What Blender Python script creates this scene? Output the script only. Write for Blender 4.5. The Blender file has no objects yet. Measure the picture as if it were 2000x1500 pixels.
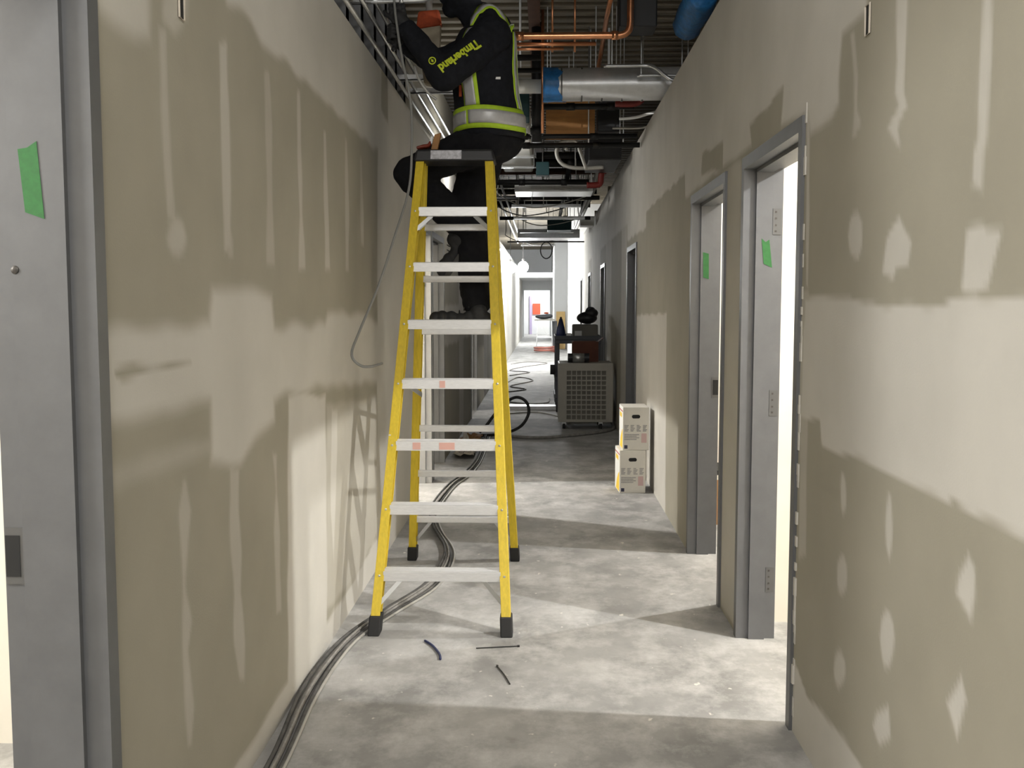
import bpy, bmesh, math, random
import numpy as np
from mathutils import Vector, Matrix, noise
from mathutils.bvhtree import BVHTree
random.seed(7)
SC = bpy.context.scene
COL = SC.collection
V = Vector
R = math.radians

# ---------------------------------------------------------------- camera, world, light, exposure
cam_data = bpy.data.cameras.new('camera'); cam = bpy.data.objects.new('camera', cam_data); COL.objects.link(cam)
cam_data.sensor_width = 36.0; cam_data.lens = 35.21; cam_data.clip_start = .05; cam_data.clip_end = 200
cam.location = (0, 0, 1.517); cam.rotation_euler = (R(90 - 4.59), 0, R(1.78))
SC.camera = cam
world = bpy.data.worlds.new('world'); SC.world = world; world.use_nodes = True
bg = world.node_tree.nodes['Background']; bg.inputs[0].default_value = (.85, .9, 1, 1); bg.inputs[1].default_value = .02
SC.view_settings.view_transform = 'Standard'; SC.view_settings.look = 'None'
SC.view_settings.gamma = 1; SC.view_settings.use_curve_mapping = False; SC.view_settings.exposure = 0.2

def area_light(name, loc, size, power, color, rot=(0, 0, 0), size_y=None):
    l = bpy.data.lights.new(name, 'AREA'); l.energy = power; l.color = color; l.size = size
    if size_y: l.shape = 'RECTANGLE'; l.size_y = size_y
    o = bpy.data.objects.new(name, l); o.location = loc; o.rotation_euler = rot; COL.objects.link(o); return o
def point_light(name, loc, power, color, radius=.06):
    l = bpy.data.lights.new(name, 'POINT'); l.energy = power; l.color = color; l.shadow_soft_size = radius
    o = bpy.data.objects.new(name, l); o.location = loc; COL.objects.link(o); return o
WARM = (1, .982, .945); NEUT = (1, .985, .955); COOL = (.95, .98, 1)
# lamps in the rooms, then unseen fill lights added along the corridor
point_light('room_lamp', (2.55, 3.42, 2.95), 290, WARM, .03)
point_light('room_lamp', (2.25, 5.75, 2.95), 190, WARM, .03)
point_light('room_lamp', (-2.45, 8.2, 2.95), 320, NEUT, .03)
point_light('room_lamp', (-2.5, 10.4, 2.95), 80, NEUT, .07)
point_light('room_lamp', (-2.75, 1.4, 2.2), 165, WARM, .25)
point_light('room_lamp', (-2.5, 13.2, 2.95), 70, NEUT, .07)  # added in an unseen room to brighten the middle of the corridor
point_light('room_lamp', (2.5, 15.0, 2.95), 60, NEUT, .07)
point_light('room_lamp', (2.5, 19.3, 2.95), 60, NEUT, .07)
point_light('room_lamp', (0.4, 48.0, 3.0), 420, COOL, .15)
area_light('corridor_fill', (0.0, -1.6, 2.9), 1.2, 75, WARM, (R(38), 0, 0))  # soft general fill added behind the camera
for y_, p_ in ((-.8, 30), (1.0, 28), (2.7, 12)): point_light('corridor_fill', (0, y_, 3.6), p_, WARM, .12)  # overhead fill added out of view to lift both walls
point_light('corridor_fill', (-.3, 29.0, 2.9), 170, COOL, .1)  # unseen fill added to brighten the white far end
point_light('corridor_fill', (-.3, 37.5, 2.9), 320, COOL, .1)  # second added fill for the far end

# ---------------------------------------------------------------- materials
def mat(name, col, rough=.6, metal=0., var=.0, scale=6., bump=0., bscale=60., emit=None, estr=0., spec=None, alpha=None, stretch=None):
    m = bpy.data.materials.new(name); m.use_nodes = True; nt = m.node_tree; N = nt.nodes; L = nt.links
    b = N['Principled BSDF']
    b.inputs['Base Color'].default_value = (*col, 1); b.inputs['Roughness'].default_value = rough; b.inputs['Metallic'].default_value = metal
    if spec is not None: b.inputs['Specular IOR Level'].default_value = spec
    if emit: b.inputs['Emission Color'].default_value = (*emit, 1); b.inputs['Emission Strength'].default_value = estr
    if var or bump:
        g = N.new('ShaderNodeNewGeometry'); vec = g.outputs['Position']
        if stretch:
            mp = N.new('ShaderNodeMapping'); mp.inputs['Scale'].default_value = stretch; L.new(vec, mp.inputs[0]); vec = mp.outputs[0]
    if var:
        t = N.new('ShaderNodeTexNoise'); t.inputs['Scale'].default_value = scale; t.inputs['Detail'].default_value = 6; t.inputs['Roughness'].default_value = .65
        L.new(vec, t.inputs['Vector'])
        r = N.new('ShaderNodeValToRGB'); r.color_ramp.elements[0].position = .3; r.color_ramp.elements[1].position = .7
        r.color_ramp.elements[0].color = (*[max(0, c * (1 - var)) for c in col], 1); r.color_ramp.elements[1].color = (*[min(1, c * (1 + var)) for c in col], 1)
        L.new(t.outputs['Fac'], r.inputs[0]); L.new(r.outputs[0], b.inputs['Base Color'])
    if bump:
        t2 = N.new('ShaderNodeTexNoise'); t2.inputs['Scale'].default_value = bscale; t2.inputs['Detail'].default_value = 4
        L.new(vec, t2.inputs['Vector'])
        bp = N.new('ShaderNodeBump'); bp.inputs['Strength'].default_value = bump; bp.inputs['Distance'].default_value = .01
        L.new(t2.outputs['Fac'], bp.inputs['Height']); L.new(bp.outputs[0], b.inputs['Normal'])
    return m

def drywall_mat():
    m = mat('drywall', (.4, .37, .3), .85); nt = m.node_tree; N = nt.nodes; L = nt.links; b = N['Principled BSDF']
    a = N.new('ShaderNodeAttribute'); a.attribute_name = 'mud_and_light'
    g = N.new('ShaderNodeNewGeometry')
    t = N.new('ShaderNodeTexNoise'); t.inputs['Scale'].default_value = 9; t.inputs['Detail'].default_value = 8; t.inputs['Roughness'].default_value = .7; L.new(g.outputs['Position'], t.inputs['Vector'])
    mm = N.new('ShaderNodeMath'); mm.operation = 'MULTIPLY_ADD'; mm.inputs[1].default_value = .34; mm.inputs[2].default_value = -.17; L.new(t.outputs['Fac'], mm.inputs[0])
    # noise only acts where the compound feathers out
    f1 = N.new('ShaderNodeMath'); f1.operation = 'SUBTRACT'; f1.inputs[0].default_value = 1; L.new(a.outputs['Fac'], f1.inputs[1])
    f2 = N.new('ShaderNodeMath'); f2.operation = 'MULTIPLY'; L.new(a.outputs['Fac'], f2.inputs[0]); L.new(f1.outputs[0], f2.inputs[1])
    f3 = N.new('ShaderNodeMath'); f3.operation = 'MULTIPLY'; L.new(f2.outputs[0], f3.inputs[0]); L.new(mm.outputs[0], f3.inputs[1])
    f4 = N.new('ShaderNodeMath'); f4.operation = 'MULTIPLY_ADD'; f4.inputs[1].default_value = 2.5; L.new(f3.outputs[0], f4.inputs[0]); L.new(a.outputs['Fac'], f4.inputs[2]); f4.use_clamp = True
    t3 = N.new('ShaderNodeTexNoise'); t3.inputs['Scale'].default_value = 2.2; t3.inputs['Detail'].default_value = 5; L.new(g.outputs['Position'], t3.inputs['Vector'])
    def ramp(c0, c1):
        r = N.new('ShaderNodeValToRGB'); r.color_ramp.elements[0].position = .35; r.color_ramp.elements[1].position = .65
        r.color_ramp.elements[0].color = (*c0, 1); r.color_ramp.elements[1].color = (*c1, 1); L.new(t3.outputs['Fac'], r.inputs[0]); return r
    paper = ramp((.360, .336, .270), (.400, .374, .302)); mud_and_light = ramp((.60, .578, .53), (.66, .635, .585))
    mx = N.new('ShaderNodeMix'); mx.data_type = 'RGBA'; L.new(f4.outputs[0], mx.inputs['Factor']); L.new(paper.outputs[0], mx.inputs['A']); L.new(mud_and_light.outputs[0], mx.inputs['B'])
    L.new(mx.outputs['Result'], b.inputs['Base Color'])
    t2 = N.new('ShaderNodeTexNoise'); t2.inputs['Scale'].default_value = 180; L.new(g.outputs['Position'], t2.inputs['Vector'])
    bp = N.new('ShaderNodeBump'); bp.inputs['Strength'].default_value = .06; bp.inputs['Distance'].default_value = .01; L.new(t2.outputs['Fac'], bp.inputs['Height']); L.new(bp.outputs[0], b.inputs['Normal'])
    return m

def floor_mat():
    m = mat('dusty_concrete', (.4, .39, .36), .75); nt = m.node_tree; N = nt.nodes; L = nt.links; b = N['Principled BSDF']
    g = N.new('ShaderNodeNewGeometry'); mp = N.new('ShaderNodeMapping'); mp.inputs['Scale'].default_value = (1, .8, 1); L.new(g.outputs['Position'], mp.inputs[0])
    def nz(s, d=7, ro=.62):
        t = N.new('ShaderNodeTexNoise'); t.inputs['Scale'].default_value = s; t.inputs['Detail'].default_value = d; t.inputs['Roughness'].default_value = ro; L.new(mp.outputs[0], t.inputs['Vector']); return t
    def rp(t, p0, p1, c0, c1):
        r = N.new('ShaderNodeValToRGB'); e = r.color_ramp.elements; e[0].position = p0; e[1].position = p1; e[0].color = (*c0, 1); e[1].color = (*c1, 1); L.new(t.outputs['Fac'], r.inputs[0]); return r
    base = rp(nz(2.4), .34, .68, (.265, .262, .255), (.45, .445, .436))
    dust = rp(nz(3.6, 9, .7), .45, .68, (0, 0, 0), (1, 1, 1))
    mx = N.new('ShaderNodeMix'); mx.data_type = 'RGBA'; mx.inputs['B'].default_value = (.63, .622, .615, 1)
    dm = N.new('ShaderNodeMath'); dm.operation = 'MULTIPLY'; dm.inputs[1].default_value = .9; L.new(dust.outputs[0], dm.inputs[0])
    L.new(dm.outputs[0], mx.inputs['Factor']); L.new(base.outputs[0], mx.inputs['A'])
    # compact spots of dropped compound and scuffs
    spot = rp(nz(17, 3, .5), .70, .74, (0, 0, 0), (1, 1, 1))
    mx2 = N.new('ShaderNodeMix'); mx2.data_type = 'RGBA'; mx2.inputs['B'].default_value = (.74, .715, .67, 1); L.new(spot.outputs[0], mx2.inputs['Factor']); L.new(mx.outputs['Result'], mx2.inputs['A'])
    scuff = rp(nz(6.5, 6, .6), .26, .36, (1, 1, 1), (0, 0, 0))
    sm = N.new('ShaderNodeMath'); sm.operation = 'MULTIPLY'; sm.inputs[1].default_value = .45; L.new(scuff.outputs[0], sm.inputs[0])
    mx3 = N.new('ShaderNodeMix'); mx3.data_type = 'RGBA'; mx3.inputs['B'].default_value = (.22, .205, .18, 1); L.new(sm.outputs[0], mx3.inputs['Factor']); L.new(mx2.outputs['Result'], mx3.inputs['A'])
    L.new(mx3.outputs['Result'], b.inputs['Base Color'])
    bp = N.new('ShaderNodeBump'); bp.inputs['Strength'].default_value = .12; bp.inputs['Distance'].default_value = .01
    L.new(nz(40, 5).outputs['Fac'], bp.inputs['Height']); L.new(bp.outputs[0], b.inputs['Normal'])
    return m

M = dict(
    drywall=drywall_mat(), concrete=floor_mat(),
    primer=mat('primed_wall', (.78, .74, .66), .8, var=.04, scale=3),
    white_wall=mat('white_painted_wall', (.80, .81, .81), .7, var=.03, scale=2),
    frame=mat('grey_steel_frame', (.14, .144, .15), .5, .15, var=.08, scale=9, bump=.02),
    jamb=mat('galvanised_jamb', (.138, .141, .148), .48, .2, var=.07, scale=11, bump=.02),
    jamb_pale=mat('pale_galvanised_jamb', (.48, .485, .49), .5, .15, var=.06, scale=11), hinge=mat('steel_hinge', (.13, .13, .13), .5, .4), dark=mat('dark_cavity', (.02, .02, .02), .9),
    green_tape=mat('green_tape', (.020, .135, .028), .6, var=.15, scale=60),
    blue_tape=mat('blue_tape', (.03, .16, .45), .5, var=.2, scale=30),
    yellow=mat('yellow_fibreglass', (.72, .53, .03), .45, var=.12, scale=14, bump=.05, stretch=(6, 6, 1)),
    alu=mat('aluminium', (.84, .84, .85), .42, .35, var=.08, scale=30, stretch=(1, 8, 8)),
    duct_steel=mat('spiral_duct_steel', (.66, .67, .68), .34, .5, var=.08, scale=20), galv=mat('galvanised_steel', (.62, .63, .64), .33, .85, var=.1, scale=20),
    zinc=mat('zinc_brace', (.68, .69, .7), .3, .85),
    black_plastic=mat('black_plastic', (.018, .018, .02), .45), rubber=mat('black_rubber', (.02, .02, .021), .75),
    red_paint=mat('red_paint_smear', (.76, .45, .39), .7), label_grey=mat('silver_label', (.5, .5, .54), .4, .2, var=.4, scale=50),
    white_plastic=mat('white_plastic', (.8, .8, .78), .5),
    jacket=mat('black_jacket_fabric', (.011, .012, .016), .92, var=.3, scale=30, bump=.35, bscale=22, spec=.25),
    trousers=mat('black_trouser_fabric', (.010, .010, .012), .92, var=.3, scale=25, bump=.35, bscale=18, spec=.25),
    shoe=mat('dark_grey_boot', (.028, .028, .03), .8, var=.3, scale=40), sole=mat('grey_boot_sole', (.07, .068, .065), .85, var=.2, scale=50),
    lime=mat('lime_trim', (.46, .68, .03), .7, var=.08, scale=40), silver=mat('silver_reflective_tape', (.52, .52, .53), .4, .2, var=.1, scale=30),
    letter=mat('yellow_green_print', (.60, .70, .03), .7), skin=mat('skin', (.45, .27, .19), .6),
    copper=mat('copper', (.72, .33, .17), .28, .9, var=.15, scale=12), steel_black=mat('black_iron_pipe', (.018, .018, .019), .5, .3),
    rust=mat('red_oxide_steel', (.10, .045, .025), .8, var=.3, scale=8), red_pipe=mat('red_sprinkler_pipe', (.20, .02, .015), .5),
    deck=mat('steel_deck', (.23, .20, .15), .7, var=.15, scale=3), white_wrap=mat('white_duct_wrap', (.80, .80, .76), .55, var=.06, scale=8, bump=.2, bscale=9),
    orange_brown=mat('orange_brown_panel', (.55, .27, .09), .6, var=.15, scale=5, stretch=(1, 1, 8)), teal=mat('dark_teal', (.02, .07, .08), .6),
    blue_poly=mat('blue_poly_film', (.03, .19, .50), .35, var=.3, scale=18, bump=.5, bscale=30), grey_pvc=mat('grey_cable', (.24, .24, .23), .5),
    flex=mat('pale_flex_conduit', (.48, .47, .44), .5, .3), cable_dusty=mat('dusty_dark_cable', (.085, .083, .08), .75, var=.5, scale=9), cable_black=mat('black_cable', (.03, .03, .03), .55), cable_grey=mat('dusty_grey_cable', (.27, .26, .245), .7, var=.3, scale=20),
    carton=mat('white_carton', (.74, .71, .64), .75, var=.03, scale=20), carton_side=mat('bright_carton_side', (.86, .86, .84), .7), print_grey=mat('grey_print', (.36, .35, .34), .8, var=.3, scale=160),
    print_yellow=mat('yellow_print', (.9, .62, .06), .7), print_dark=mat('dark_print', (.05, .05, .09), .7), print_red=mat('red_print', (.5, .12, .12), .7), print_pink=mat('pale_pink_print', (.62, .44, .42), .7),
    kraft=mat('brown_cardboard', (.36, .19, .08), .8, var=.1, scale=12), dark_box=mat('dark_red_brown_card', (.10, .03, .015), .75, var=.2, scale=10),
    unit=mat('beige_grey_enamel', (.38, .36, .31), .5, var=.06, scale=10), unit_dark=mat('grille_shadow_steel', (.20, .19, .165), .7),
    cart=mat('grey_plastic_cart', (.07, .075, .085), .6), navy=mat('navy_plastic', (.02, .03, .10), .5), paper=mat('crumpled_paper', (.62, .56, .48), .8, var=.15, scale=12),
    plywood=mat('pale_plywood', (.75, .52, .22), .7, var=.08, scale=5), orange_sign=mat('red_orange_sign', (.85, .11, .05), .6), purple=mat('mauve_strip', (.5, .42, .62), .6),
    wood=mat('tan_wood', (.34, .17, .06), .7, var=.2, scale=20), tool_red=mat('dark_red_tool', (.20, .03, .015), .5), orange=mat('orange_firestop', (.38, .06, .015), .8, var=.25, scale=25), beige=mat('beige_block', (.36, .31, .23), .85, var=.15, scale=15),
    bulb=mat('lit_bulb', (1, 1, 1), .3, emit=(1, .98, .93), estr=90), cage=mat('yellow_cage', (.6, .5, .1), .5),
    red_hose=mat('red_hose', (.5, .18, .14), .6), screw=mat('screw_head', (.08, .075, .07), .4, .6),
)

# ---------------------------------------------------------------- mesh helpers
class MB:
    def __init__(s): s.v = []; s.f = []
    def add(s, vs, fs):
        o = len(s.v); s.v += [tuple(x) for x in vs]; s.f += [tuple(i + o for i in f) for f in fs]; return s
    def box(s, x0, x1, y0, y1, z0, z1):
        return s.add([(x, y, z) for x in (x0, x1) for y in (y0, y1) for z in (z0, z1)],
                     [(0, 1, 3, 2), (4, 6, 7, 5), (0, 4, 5, 1), (2, 3, 7, 6), (0, 2, 6, 4), (1, 5, 7, 3)])
    def hexa(s, a, b):  # two quads (lists of 4 points)
        return s.add(list(a) + list(b), [(3, 2, 1, 0), (4, 5, 6, 7), (0, 1, 5, 4), (1, 2, 6, 5), (2, 3, 7, 6), (3, 0, 4, 7)])
    def bar(s, p, q, w, h, side=V((1, 0, 0))):
        p, q = V(p), V(q); d = (q - p).normalized(); sx = side - d * side.dot(d); sx.normalize(); sy = d.cross(sx)
        c = [sx * (w / 2) * i + sy * (h / 2) * j for i, j in ((-1, -1), (1, -1), (1, 1), (-1, 1))]
        return s.hexa([p + k for k in c], [q + k for k in c])
    def prism(s, poly, a, b):  # poly of points; extrude from offset a to offset b (vectors)
        n = len(poly); vs = [V(p) + V(a) for p in poly] + [V(p) + V(b) for p in poly]
        return s.add(vs, [tuple(range(n))[::-1], tuple(range(n, 2 * n))] + [(i, (i + 1) % n, n + (i + 1) % n, n + i) for i in range(n)])
    def tube(s, pts, r, n=10, smooth=0, closed=False):
        P = [V(p) for p in pts]
        if smooth: P = catmull(P, smooth, closed)
        rr = r if callable(r) else (lambda t: r)
        m = len(P); up = None; rings = []
        for i in range(m):
            a = P[i - 1] if (i > 0 or closed) else P[i]; b = P[(i + 1) % m] if (i < m - 1 or closed) else P[i]
            d = (b - a).normalized()
            if up is None:
                up = V((0, 0, 1)) if abs(d.z) < .9 else V((0, 1, 0))
            sx = d.cross(up)
            if sx.length < 1e-4: sx = d.cross(V((1, 0, 0)))
            sx.normalize(); up = sx.cross(d).normalized()
            k = rr(i / max(1, m - 1))
            rings.append([P[i] + (sx * math.cos(t) + up * math.sin(t)) * k for t in [2 * math.pi * j / n for j in range(n)]])
        vs = [p for r_ in rings for p in r_]; fs = []
        for i in range(m if closed else m - 1):
            i2 = (i + 1) % m
            for j in range(n): fs.append((i * n + j, i * n + (j + 1) % n, i2 * n + (j + 1) % n, i2 * n + j))
        if not closed: fs += [tuple(range(n))[::-1], tuple(range((m - 1) * n, m * n))]
        return s.add(vs, fs)
    def ball(s, c, rx, ry=None, rz=None, M3=None, nu=14, nv=9):
        ry = ry or rx; rz = rz or rx; c = V(c); vs = [c + (M3 @ V((0, 0, rz)) if M3 else V((0, 0, rz)))]
        for i in range(1, nv):
            ph = math.pi * i / nv
            for j in range(nu):
                t = 2 * math.pi * j / nu; p = V((rx * math.sin(ph) * math.cos(t), ry * math.sin(ph) * math.sin(t), rz * math.cos(ph)))
                vs.append(c + (M3 @ p if M3 else p))
        vs.append(c + (M3 @ V((0, 0, -rz)) if M3 else V((0, 0, -rz)))); fs = []
        for j in range(nu): fs.append((0, 1 + j, 1 + (j + 1) % nu))
        for i in range(nv - 2):
            for j in range(nu): a = 1 + i * nu; fs.append((a + j, a + nu + j, a + nu + (j + 1) % nu, a + (j + 1) % nu))
        a = 1 + (nv - 2) * nu; e = len(vs) - 1
        for j in range(nu): fs.append((a + j, e, a + (j + 1) % nu))
        return s.add(vs, fs)
    def limb(s, p, q, r1, r2, n=7):
        p, q = V(p), V(q)
        for i in range(n + 1): t = i / n; s.ball(p.lerp(q, t), r1 + (r2 - r1) * t)
        return s
    def obj(s, name, m, parent=None, bevel=0, smooth=False, seg=2, kind=None, label=None):
        me = bpy.data.meshes.new(name); me.from_pydata(s.v, [], s.f); me.update()
        bm = bmesh.new(); bm.from_mesh(me); bmesh.ops.recalc_face_normals(bm, faces=bm.faces); bm.to_mesh(me); bm.free()
        if isinstance(m, str): m = M[m]
        me.materials.append(m)
        if smooth: me.polygons.foreach_set('use_smooth', [True] * len(me.polygons))
        o = bpy.data.objects.new(name, me); COL.objects.link(o)
        if bevel:
            b = o.modifiers.new('bevel', 'BEVEL'); b.width = bevel; b.segments = seg; b.limit_method = 'ANGLE'; b.angle_limit = R(40)
        if parent: o.parent = parent; o.matrix_parent_inverse = Matrix.Translation(-parent.location)
        if kind: o['kind'] = kind
        if label: o['label'] = label
        return o
def catmull(P, k, closed=False):
    out = []; n = len(P)
    for i in range(n if closed else n - 1):
        g = (lambda j: P[j % n]) if closed else (lambda j: P[min(max(j, 0), n - 1)])
        a, b, c, d = g(i - 1), g(i), g(i + 1), g(i + 2)
        for j in range(k):
            t = j / k; out.append(.5 * ((2 * b) + (c - a) * t + (2 * a - 5 * b + 4 * c - d) * t * t + (3 * b - a - 3 * c + d) * t ** 3))
    if not closed: out.append(P[-1].copy())
    return out
def tag(o, label, cat, group=None, kind=None):
    o['label'] = label; o['category'] = cat
    if group: o['group'] = group
    if kind: o['kind'] = kind
    return o
def thing(name, label, cat, loc=(0, 0, 0), group=None, kind=None):
    o = bpy.data.objects.new(name, None); o.location = loc; o.empty_display_size = .1; COL.objects.link(o)
    return tag(o, label, cat, group, kind)
def B(*a): return MB().box(*a)
LEFT_MUD_AND_LIGHT = [
  (1, 0.02, 1, [(3.05,2.6),(3.06,2.43),(3.3,2.42),(3.42,2.4),(3.99,2.39),(4.93,2.39),(5.31,2.38),(5.93,2.39),(6.01,3.58)]),
  (0.8, 0.03, 1, [(2.14,2.22),(2.45,2.32),(2.44,2.16),(2.35,2.14),(2.16,2.14)]),
  (0.5, 0.02, 1, [(2.58,2.36),(2.76,2.42),(2.71,2.28),(2.61,2.22),(2.54,2.23)]),
  (1, 0.02, 1, [(5.82,2.67),(8.86,2.29),(8.7,-0.5),(6.74,-0.3),(5.6,-0.2)]),
  (1, 0.03, 1, [(2.08,1.45),(2.42,1.45),(2.84,1.45),(2.86,1.56),(3.16,1.57),(3.5,1.55),(3.52,1.43),(4.34,1.43),(4.4,1.48),(5.14,1.47),(5.92,1.4),(5.9,1.06),(4.33,1.16),(3.67,1.18),(3.49,1.18),(3.49,1.11),(3.27,1.08),(3.09,1.02),(2.81,1.06),(2.82,1.24),(2.4,1.24),(2.07,1.26)]),
  (0.35, 0.03, 1, [(2.06,1.15),(2.4,1.15),(2.9,1.13),(2.9,1.09),(2.39,1.1),(2.06,1.11)]),
  (1, -0.01, -1, [(2.2,1.36),(2.29,1.37),(2.67,1.36),(2.67,1.35),(2.41,1.36),(2.23,1.35)]),
  (1, 0.015, 1, [(3.69,1.18),(4.33,1.12),(4.32,0.33),(4.29,0.12),(4.91,0.12),(5.35,0.16),(6.08,0.2),(6.05,-0.4),(4.51,-0.16),(3.58,-0.17),(3.02,-0.04),(2.78,0.08),(3.02,0.09),(3.38,0.09),(3.61,0.11)]),
  (0.5, 0.02, 1, [(4.35,1.07),(5.84,0.97),(5.79,0.23),(5.05,0.13),(4.29,0.17)]),  # lightened at half strength to paint in the doorway light, partly compound
  (1, 0.015, 1, [(4.46,1.04),(4.59,1.03),(4.51,0.56),(4.45,0.32),(4.39,0.59)]),
  (0.45, 0.012, 1, [(2.51,2.19),(2.5,2.01),(2.51,1.85),(2.53,1.73),(2.58,1.73),(2.57,1.86),(2.56,2.03),(2.55,2.2)]),
  (0.6, 0.02, 1, [(2.65,1.69),(2.63,1.66),(2.6,1.64),(2.56,1.64),(2.53,1.66),(2.52,1.68),(2.54,1.71),(2.57,1.73),(2.6,1.73),(2.63,1.72)]),
  (0.6, 0.012, 1, [(2.98,2.27),(2.97,2.11),(2.97,1.96),(2.98,1.76),(2.98,1.67),(3.05,1.68),(3.04,1.77),(3.05,1.97),(3.05,2.12),(3.04,2.29)]),
  (0.4, 0.012, 1, [(3.47,2.29),(3.45,2.12),(3.46,1.86),(3.43,1.65),(3.54,1.65),(3.52,1.86),(3.53,2.13),(3.5,2.3)]),
  (0.6, 0.012, 1, [(3.91,2.33),(3.89,2.09),(3.91,1.86),(3.88,1.64),(4.0,1.65),(3.97,1.87),(3.96,2.1),(3.95,2.34)]),
  (0.6, 0.012, 1, [(4.37,2.26),(4.36,1.94),(4.36,1.66),(4.47,1.66),(4.44,1.95),(4.42,2.27)]),
  (0.5, 0.012, 1, [(4.84,2.31),(4.83,1.99),(4.81,1.67),(4.9,1.67),(4.92,2.0),(4.9,2.31)]),
  (0.4, 0.012, 1, [(5.24,2.27),(5.23,1.82),(5.32,1.82),(5.29,2.27)]),
  (0.4, 0.012, 1, [(3.0,1.75),(2.98,1.7),(3.02,1.65),(3.07,1.65),(3.07,1.71),(3.04,1.75)]),
  (0.5, 0.012, 1, [(2.59,1.05),(2.55,0.97),(2.56,0.89),(2.56,0.77),(2.56,0.69),(2.56,0.6),(2.56,0.45),(2.57,0.33),(2.6,0.32),(2.63,0.42),(2.59,0.59),(2.63,0.66),(2.59,0.76),(2.61,0.88),(2.64,0.96),(2.61,1.05)]),
  (0.55, 0.012, 1, [(2.99,1.01),(2.97,0.89),(2.98,0.76),(3.0,0.62),(2.99,0.47),(3.03,0.34),(3.08,0.32),(3.09,0.43),(3.06,0.61),(3.09,0.73),(3.07,0.87),(3.07,1.0)]),
  (0.5, 0.012, 1, [(3.45,1.0),(3.49,0.85),(3.46,0.71),(3.48,0.56),(3.47,0.41),(3.55,0.39),(3.52,0.55),(3.54,0.69),(3.52,0.84),(3.53,0.99)]),
]
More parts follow.
